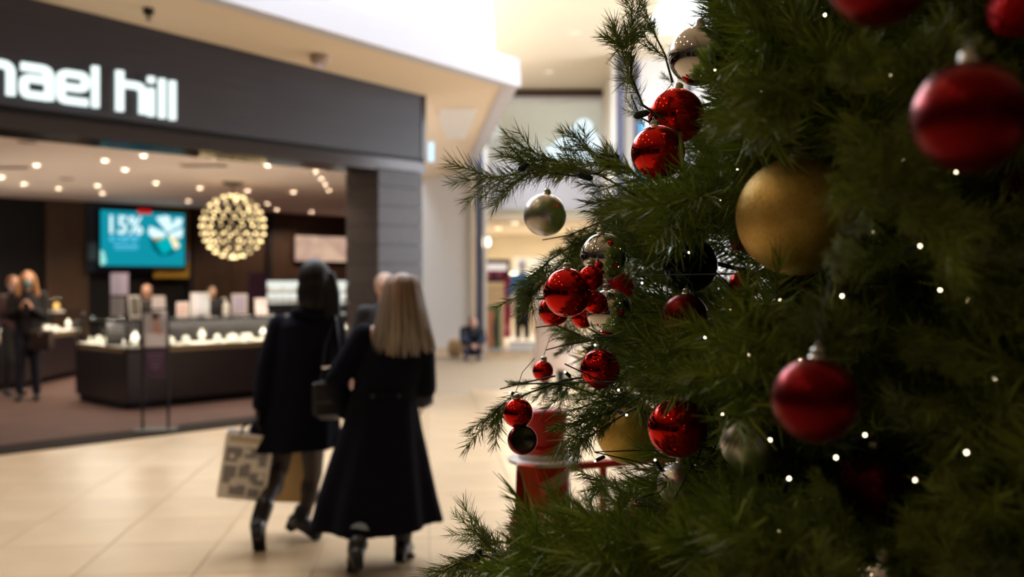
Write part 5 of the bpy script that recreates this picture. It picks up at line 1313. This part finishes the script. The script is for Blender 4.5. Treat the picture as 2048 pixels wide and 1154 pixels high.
protos_s = []
for k in range(10):
    va, fa_ = make_sprig(100 + k, L=[.12, .14, .16, .13, .15][k % 5], n=[110, 135, 150][k % 3], nl=[.040, .047, .036, .043][k % 4], sub=[1, 2, 2, 3][k % 4])
    me = bpy.data.meshes.new('sprig'); me.from_pydata(va.tolist(), [], fa_); me.materials.append(M['needle_pale'] if k in (3, 8) else M['needle'])
    protos_s.append((va, np.array(fa_, dtype=np.int32), me))
coarse = []
for k in range(4):
    va, fa_ = make_sprig(300 + k, L=.22, n=90, nl=.055, w=.0042, sub=2); coarse.append((va, np.array(fa_, dtype=np.int32), None))
midp = []
for k in range(5):
    va, fa_ = make_sprig(400 + k, L=.17, n=150, nl=.042, w=.0019, sub=2); midp.append((va, np.array(fa_, dtype=np.int32), None))

POLY = [(1372, -40), (1378, 40), (1352, 90), (1318, 130), (1300, 200), (1262, 262), (1240, 325), (1190, 352), (1150, 372), (1140, 410), (1128, 455), (1100, 500), (1078, 545), (1066, 600), (1068, 650), (1092, 700), (1080, 745), (1060, 790), (1090, 800), (1140, 778), (1205, 790), (1275, 830), (1330, 880), (1310, 920), (1215, 925), (1165, 950), (1150, 1000), (1150, 1050), (1070, 1080), (960, 1110), (925, 1170), (2150, 1220), (2150, -60)]
GAPS = [(1085, 980, 62, 52), (1455, 525, 40, 34), (1130, 790, 30, 22), (1225, 905, 60, 26), (1300, 60, 55, 50)]
def inpoly(x, y):
    c = False; n = len(POLY)
    for i in range(n):
        x1, y1 = POLY[i]; x2, y2 = POLY[(i + 1) % n]
        if (y1 > y) != (y2 > y) and x < (x2 - x1) * (y - y1) / (y2 - y1) + x1: c = not c
    return c
def proj(p): return 1024 + F * p.x / p.y, HY - F * (p.z - H) / p.y
def clear(base, tip, allow=0.0, need=.030, silh=.020):
    """keeps the views to baubles and to the gaps between the branches open"""
    for t in (0, .35, .7, 1.):
        p = base.lerp(tip, t)
        if p.y < .3: return False
        x, y = proj(p); nr_ = need * F / p.y
        for (bx, by, br, bY, c_, r_) in balls:
            dd = math.hypot(x - bx, y - by)
            if p.y < bY + r_ * .3 and dd < br * (1 - allow) + nr_: return False
            if (p - c_).length < r_ + .008: return False
    x, y = proj(tip); q = silh * F / tip.y
    if x < 1500:
        if not (inpoly(x - q, y) and inpoly(x - q * .7, y - q * .7) and inpoly(x - q * .7, y + q * .7)): return False
        xb, yb = proj(base)
        if not inpoly(xb, yb) and xb < 1500: return False
        xm, ym = proj(base.lerp(tip, .5))
        if not inpoly(xm - q * .5, ym): return False
    for gx, gy, ga, gb in GAPS:
        for t in (0, .5, 1):
            x, y = proj(base.lerp(tip, t))
            if ((x - gx) / ga) ** 2 + ((y - gy) / gb) ** 2 < 1: return False
    return True
rt = random.Random(11)
inst = []          # (proto list, index, base, dir, roll, scale, screen size)
def outward(p, up=.25, jit=.6):
    o = V((p.x - TX, p.y - TY, 0)); o = o.normalized() if o.length > 1e-3 else V((1, 0, 0))
    return (o + V((rt.uniform(-jit, jit), rt.uniform(-jit, jit), up + rt.uniform(-jit, jit) * .8))).normalized()
def put(plist, p, d, scale=1., check=True, **kw):
    k = rt.randrange(len(plist)); L = .15 * scale; base = p - d * L * .6; tip = p + d * L * .4
    if check and not clear(base, tip, **kw): return False
    inst.append((plist, k, base, d, rt.uniform(0, 2 * PI), scale)); return True
# explicit branches reaching out of the silhouette on the left: polylines of (px, py, Y)
tip_objs = []
def addtip(it, allow):
    if _addtip(it, allow, .026): return
    pl, k, base, d, roll, sc = it
    if _addtip((pl, k, base, d, roll, sc * .55), allow, .012): return
    _addtip((pl, k, base, d, roll, sc * .38), allow, .006)
def _addtip(it, allow, need):
    pl, k, base, d, roll, sc = it
    for t in (0, .3, .6, 1.):
        p = base + d * .15 * sc * t; x, y = proj(p); nr_ = need * F / p.y
        if (x - 1085) ** 2 + (y - 980) ** 2 < 48 ** 2: return False
        for (bx, by, br, bY, c_, r_) in balls:
            if bx == 1258: bx, by, br = 1282, 872, 46      # the gold ball here is half covered by a limb
            if p.y < bY + r_ * .3 and math.hypot(x - bx, y - by) < br * (1 - allow) + nr_: return False
            if (p - c_).length < r_ + .004: return False
    tip_objs.append(it); return True
def spray(pts, step=.045, scale=1., both=True, check=False, plist=None):
    P = [W(*p) for p in pts]; acc = 0
    obj('branch', MB().tube(P, [.0011 + .0003 * i for i in range(len(P))], 6), M['stem'], tree)
    for i in range(len(P) - 1):
        a, b = P[i + 1], P[i]; L = (b - a).length; n = max(1, int(L / step)); d = (b - a).normalized()
        for k in range(n):
            p = a.lerp(b, (k + .5) / n); dd = (d + V((rt.uniform(-.6, .6), rt.uniform(-.5, .5), rt.uniform(-.6, .6)))).normalized()
            addtip((plist or protos_s, rt.randrange(len(plist or protos_s)), p - d * .03, dd, rt.uniform(0, 6.28), scale * rt.uniform(.75, 1.05)), .16)
    addtip((plist or protos_s, rt.randrange(3), P[0] - (P[0] - P[1]).normalized() * .10 * scale, (P[0] - P[1]).normalized(), 0., scale * .85), .3)
spray([(1000, 385, 1.72), (1050, 350, 1.70), (1120, 335, 1.68), (1200, 350, 1.66), (1290, 400, 1.60)], .028, .85)
spray([(1060, 318, 1.74), (1110, 322, 1.70), (1180, 345, 1.68)], .035, .7)
spray([(1155, 265, 1.66), (1175, 295, 1.65), (1205, 325, 1.62), (1260, 350, 1.6)], .035, .6)
spray([(1268, 35, 1.62), (1262, 90, 1.60), (1262, 150, 1.58), (1285, 210, 1.56), (1330, 240, 1.55)], .028, .70)
spray([(1285, 30, 1.66), (1310, 70, 1.64), (1330, 110, 1.66), (1345, 165, 1.66)], .032, .55)
spray([(1262, 190, 1.60), (1280, 235, 1.58), (1330, 260, 1.56)], .035, .65)
spray([(1045, 605, 1.68), (1080, 570, 1.70), (1120, 530, 1.72), (1180, 490, 1.84)], .035, .7)
spray([(1072, 655, 1.68), (1110, 650, 1.66), (1160, 670, 1.62)], .035, .7)
spray([(1058, 560, 1.7), (1100, 520, 1.74), (1160, 480, 1.84)], .035, .7)
spray([(965, 848, 1.68), (1005, 810, 1.68), (1060, 785, 1.70), (1130, 760, 1.72), (1200, 750, 1.74)], .030, .75)
spray([(1000, 778, 1.70), (1050, 765, 1.72), (1110, 752, 1.74)], .035, .65)
spray([(1140, 855, 1.66), (1180, 840, 1.66), (1240, 815, 1.66), (1290, 790, 1.66)], .022, .8)
spray([(890, 1140, 1.45), (935, 1118, 1.45), (990, 1110, 1.43), (1070, 1120, 1.40), (1150, 1100, 1.36)], .030, .72)
spray([(950, 1062, 1.50), (975, 1090, 1.48), (1010, 1120, 1.45), (1070, 1140, 1.42)], .035, .62)
spray([(1050, 1085, 1.52), (1100, 1068, 1.50), (1165, 1055, 1.46), (1240, 1055, 1.4)], .032, .72)
spray([(1165, 955, 1.52), (1200, 962, 1.50), (1250, 985, 1.45), (1330, 1020, 1.4)], .032, .75)
spray([(1092, 700, 1.66), (1130, 690, 1.65), (1190, 680, 1.62)], .03, .7)
spray([(1062, 778, 1.72), (1120, 768, 1.72), (1180, 785, 1.74), (1240, 800, 1.74)], .026, .7)
spray([(1085, 480, 1.8), (1140, 470, 1.78), (1210, 440, 1.7)], .03, .8)
spray([(1140, 822, 1.66), (1190, 806, 1.66), (1250, 795, 1.66)], .022, .75)
spray([(1170, 880, 1.66), (1215, 850, 1.66), (1270, 815, 1.66)], .022, .7)
spray([(1240, 560, 1.85), (1300, 560, 1.8), (1380, 580, 1.75)], .028, .9)
spray([(1250, 690, 1.8), (1300, 680, 1.75), (1400, 700, 1.7)], .028, .9)
# blurred nearer tips that stand out on the right half
def near(px, py, Y, dpx, dpy, n=6, scale=1., pal=True, dy=-.25, allow=.08):
    c = W(px, py, Y); d = V((dpx, dy * math.hypot(dpx, dpy) , -dpy)).normalized()
    for k in range(n):
        dd = (d + V((rt.uniform(-.5, .5), rt.uniform(-.3, .3), rt.uniform(-.5, .5)))).normalized()
        pl = protos_s; kk = (3 if rt.random() < .5 else 8) if pal else rt.randrange(10)
        addtip((pl, kk, c - d * .08 * scale + V((rt.uniform(-.02, .02),) * 3), dd, rt.uniform(0, 6.28), scale * .8), allow)
for a in ((1460, 215, 1.05, -60, -10, 6, .8, True), (1590, 170, .98, 10, -60, 6, .9, False), (1540, 250, 1.0, -40, 30, 5, .8, False), (1680, 60, .95, -30, -40, 5, .8, False),
          (1800, 150, .74, -80, 20, 6, .75, False), (1900, 90, .72, 20, -60, 6, .7, False), (1960, 60, .76, 60, -40, 5, .7, False), (1730, 340, .86, -40, -10, 6, .7, False), (1760, 400, .84, 40, 40, 6, .7, False),
          (1730, 545, .82, 40, 50, 5, .55, True), (1640, 640, 1.0, -40, -40, 5, .8, False), (1580, 660, 1.0, 20, 40, 5, .8, False), (1500, 690, 1.08, -30, 30, 5, .7, False),
          (1380, 690, 1.25, -50, 20, 4, .7, False), (1830, 730, .85, -60, -20, 5, .65, False), (1840, 820, .88, -40, 50, 6, .8, False), (1600, 940, .86, -60, -30, 5, .7, False), (1640, 1010, .80, -50, 10, 6, .8, False),
          (1420, 980, 1.1, -60, 0, 6, .8, False), (1500, 1080, .88, -50, -20, 7, .9, False), (1340, 1090, 1.15, -60, -10, 6, .8, False), (1200, 1110, 1.3, -60, -10, 6, .8, False), (1700, 1100, .82, 30, -50, 6, .7, False), (1880, 1040, .85, 30, -30, 6, .7, False), (1980, 900, .85, 40, -20, 5, .7, False), (1900, 480, .9, 30, 40, 5, .7, False), (1990, 560, .92, 40, 10, 5, .7, False), (1480, 100, 1.2, 10, -50, 4, .7, False), (1510, 60, 1.15, -10, 50, 6, .8, False)):
    a = list(a); a[2] = max(a[2], .90 + .05 * rt.random()); near(*a, allow=.5 if 1690 < a[0] < 1770 and 300 < a[1] < 560 else .08)
# scattered layers through the visible side
cnt = 0
for layer, (step, sh0, sh1, pl, sc0, sc1) in enumerate(((42, -.02, .08, protos_s, .8, 1.05), (30, .0, .16, protos_s, .45, .65), (42, .10, .22, protos_s, .8, 1.1), (50, .22, .38, midp, .9, 1.2), (60, .38, .60, midp, 1., 1.3))):
    gy = -60
    while gy < 1230:
        gx = 1000
        while gx < 2160:
            px = gx + rt.uniform(-.6, .6) * step; py = gy + rt.uniform(-.6, .6) * step; gx += step * (1.0 + max(0, (px - 1300) / (500 if layer == 0 else 900)))
            if not inpoly(px, py) or (px > 1520 and layer < 3 and rt.random() < .32): continue
            sh = rt.uniform(sh0, sh1); Y = surf_depth(px, py, sh)
            if Y is None: Y = surf_depth(px, py, 0); 
            if Y is None: Y = 1.72 + rt.uniform(-.12, .12)
            if Y < .55: continue
            p = W(px, py, Y); put(pl, p, outward(p), rt.uniform(sc0, sc1), need=(.028, .013, .024, .02, .02)[layer], allow=(0, .04, 0, 0, 0)[layer])
        gy += step * (1.0 if layer < 2 else 1.)
print('sprigs visible', len(inst), len(tip_objs))
# foliage of the limbs behind the left hand baubles
for k in range(420):
    px = rt.uniform(1075, 1560); py = rt.uniform(-20, 1120)
    if not inpoly(px, py): continue
    p = W(px, py, rt.uniform(1.72, 2.15)); put(protos_s, p, outward(p, .2, .8), rt.uniform(.7, 1.1), need=.018, silh=.024)
# ---- main branches (wire cores wrapped in green) from trunk to the tips
rb2 = random.Random(4)
for k in range(70):
    th = rb2.uniform(PI * .75, PI * 1.65); z = .5 + 2.2 * k / 70; R = TR(z) * .86
    e = V((TX + R * math.cos(th), TY + R * math.sin(th), z + .02)); s0 = V((TX, TY, z - .25)); ok = True
    for (bx, by, br, bY, c_, r_) in balls:
        for t in (.5, .6, .7, .8, .9, 1.):
            q_ = s0.lerp(e, t)
            if (q_ - c_).length < r_ + .02: ok = False
            if q_.y > .2:
                x, y = proj(q_)
                if q_.y < bY and math.hypot(x - bx, y - by) < br + 6: ok = False
                if q_.y > .3 and x < 1500 and not inpoly(x - 10, y): ok = False
    if not ok: continue
    obj('branch', MB().tube([s0, s0.lerp(e, .5) + V((0, 0, .03)), e], [.009, .006, .003], 6), M['stem'], tree)
# ---- link: the sprigs that show largest are parts, the rest one stuff mesh
def quat(d, roll): return d.to_track_quat('Z', 'Y') @ Quaternion((0, 0, 1), roll)
parts = tip_objs + []
room = 300 - len(parts)
fine = [q for q in inst if q[0] is protos_s]; rt.shuffle(fine)
fine.sort(key=lambda q: q[2].y)
sel = fine[:max(0, room)] if room > 0 else []
rest_p = parts[300:]; parts = parts[:300]
ids = set(id(q) for q in sel)
for q in parts + sel:
    pl, k, base, d, roll, scl = q
    o = bpy.data.objects.new('sprig', pl[k][2]); COL.objects.link(o); o.parent = tree
    o.location = base - TL; o.rotation_mode = 'QUATERNION'; o.rotation_quaternion = quat(d, roll); o.scale = (scl,) * 3
def join(name, items, m):
    if not items: return
    VV = []; FF = []; off = 0
    for (pl, k, base, d, roll, scl) in items:
        va, fa_, _ = pl[k]; Rm = np.array(quat(d, roll).to_matrix()) * scl
        VV.append(va @ Rm.T + np.array(tuple(base - TL))); FF.append(fa_ + off); off += len(va)
    VV = np.concatenate(VV).astype(np.float32); FF = np.concatenate(FF).astype(np.int32)
    me = bpy.data.meshes.new(name); me.vertices.add(len(VV)); me.vertices.foreach_set('co', VV.ravel())
    me.loops.add(FF.size); me.loops.foreach_set('vertex_index', FF.ravel()); me.polygons.add(len(FF)); me.polygons.foreach_set('loop_start', np.arange(0, FF.size, 4, dtype=np.int32))
    me.update(calc_edges=True); o = link(name, me, m, tree); o['kind'] = 'stuff'; print(name, len(items), len(FF) * 2); return o
join('needle_sprigs_beyond', rest_p + [q for q in inst if q[0] is protos_s and id(q) not in ids], M['needle'])
join('needle_sprigs_inside', [q for q in inst if q[0] is midp], M['needle'])
# coarse inner mass and the sides of the tree away from the camera
bulk = []
rc = random.Random(21)
for k in range(2600):
    z = .25 + 3.6 * rc.random() ** 1.3; f_ = rc.uniform(.25, .98); th = rc.uniform(0, 2 * PI); R = TR(z) * f_
    p = V((TX + R * math.cos(th), TY + R * math.sin(th), z)); o_ = V((math.cos(th), math.sin(th), .2 + rc.uniform(-.3, .3))).normalized()
    base = p - o_ * .1; tip = p + o_ * .12
    bad = False
    if p.y < .25 and abs(p.x) < .5: continue
    if base.y > .05 and tip.y > .05:
        x, y = proj(p)
        infr = -200 < y < 1350 and 800 < x < 2200
        if infr:
            sd_ = surf_depth(x, y)
            if sd_ is not None and p.y < sd_ + .34: continue          # the visible shell is made of fine sprigs
            if not clear(base, tip, need=.045, silh=.06): continue
    elif p.length < .6: continue
    if (V((p.x, p.y, 0))).length < .45: continue
    bulk.append((coarse, rc.randrange(4), base, o_, rc.uniform(0, 6.28), 1.))
join('needle_mass', bulk, M['needle_deep'])

# ================================================================ FAIRY LIGHTS
LP0 = [(1521, 183, 1.2), (1475, 340, 1.3), (1284, 566, 1.55), (1237, 780, 1.52), (1253, 830, 1.5), (1130, 744, 1.58), (1190, 922, 1.55), (1310, 920, 1.45), (1445, 829, 1.2), (1410, 675, 1.25), (1499, 710, 1.10), (1684, 592, 1.0),
      (1745, 465, .93), (1760, 376, .82), (1912, 345, .95), (1806, 318, .95), (1650, 30, 1.05), (1430, 140, 1.35), (1560, 600, 1.2), (1378, 505, 1.45), (1540, 880, 1.0), (1672, 915, .95), (1578, 957, 1.0), (1933, 905, .88), (1411, 1045, 1.2), (1242, 1028, 1.45), (1020, 785, 1.6),
      (2011, 612, .98), (1840, 492, .95), (1780, 150, .9), (1330, 700, 1.45), (1290, 760, 1.45), (1190, 690, 1.6), (1600, 720, .98), (1730, 870, 1.0), (1880, 580, 1.0), (1935, 600, .98), (1830, 960, .95), (1990, 760, .95), (1560, 1060, .95), (1330, 1060, 1.3), (1240, 640, 1.6), (1460, 620, 1.3), (1300, 470, 1.55), (1350, 400, 1.5), (1230, 420, 1.6), (1440, 400, 1.4)]
LP = [(a, b, max(c, (surf_depth(a, b) or 1.5) - .02) if a > 1500 else c) for a, b, c in LP0]
bl = emis('fairy_bulb', (1., .80, .50), 7.); sock = mat('green_socket', (.010, .03, .035), .4)
strings = [LP[0:16], LP[16:32], LP[32:]]
slab = ['dark green fairy light string across the upper and middle branches', 'dark green fairy light string through the right and lower branches', 'dark green fairy light string among the inner branches of the left cluster']
for si, pts in enumerate(strings):
    t = thing('fairy_light_string', W(*pts[0]), slab[si], 'string lights')
    path = []
    Q = [W(*p) for p in pts]; rr_ = random.Random(si)
    # order the bulbs by nearest neighbour so that the cable makes short hops
    order = [Q.pop(0)]
    while Q:
        j = min(range(len(Q)), key=lambda i: (Q[i] - order[-1]).length); order.append(Q.pop(j))
    for i, q in enumerate(order):
        path.append(q + V((0, .012, .012)))
        if i < len(order) - 1:
            n = order[i + 1]
            for tt in (.25, .5, .75):
                m_ = q.lerp(n, tt); o_ = V((m_.x - TX, m_.y - TY, 0)).normalized()
                path.append(m_ - o_ * .10 + V((rr_.uniform(-.015, .015), 0, -.015 + rr_.uniform(-.015, .015))))
    obj('cable', MB().tube(path, .0012, 5), M['cable'], t)
    for q in order:
        d = V((rr_.uniform(-1, 1), rr_.uniform(-1, .2), rr_.uniform(-.5, 1))).normalized()
        s = obj('socket', MB().cap(q - d * .016, .0032, q - d * .004, .0030, 8), sock, t)
        obj('bulb', MB().ell(q, (.0019, .0019, .0019), n=8, m=6), bl, s)
# clearly visible cable runs and unlit sockets
t = thing('fairy_light_string', W(1060, 1140, 1.38), 'blue green fairy light cable running along the bottom branches', 'string lights')
obj('cable', MB().tube([W(920, 1122, 1.43), W(945, 1110, 1.42), W(975, 1112, 1.42), W(1040, 1142, 1.38), W(1100, 1136, 1.36), W(1160, 1134, 1.34), W(1230, 1120, 1.3)], .0022, 6), M['cable'], t)
for p_ in ((952, 1118, 1.41), (1240, 1100, 1.28)): obj('socket', MB().cap(W(*p_), .0055, W(p_[0] + 6, p_[1] - 14, p_[2]), .005, 10), sock, t)
t = thing('fairy_light_string', W(1150, 345, 1.62), 'dark fairy light cable with unlit sockets along the upper left branch', 'string lights')
obj('cable', MB().tube([W(1050, 332, 1.66), W(1090, 345, 1.64), W(1150, 352, 1.62), W(1200, 345, 1.6), W(1232, 316, 1.58)], .0018, 6), M['cable'], t)
for a_, b_2 in (((1042, 338, 1.66), (1052, 330, 1.66)), ((1206, 312, 1.60), (1232, 314, 1.58)), ((1274, 231, 1.55), (1292, 226, 1.55)), ((1160, 350, 1.6), (1180, 356, 1.6)), ((1213, 318, 1.59), (1214, 334, 1.59))):
    obj('socket', MB().cap(W(*a_), .0058, W(*b_2), .0052, 10), sock, t)
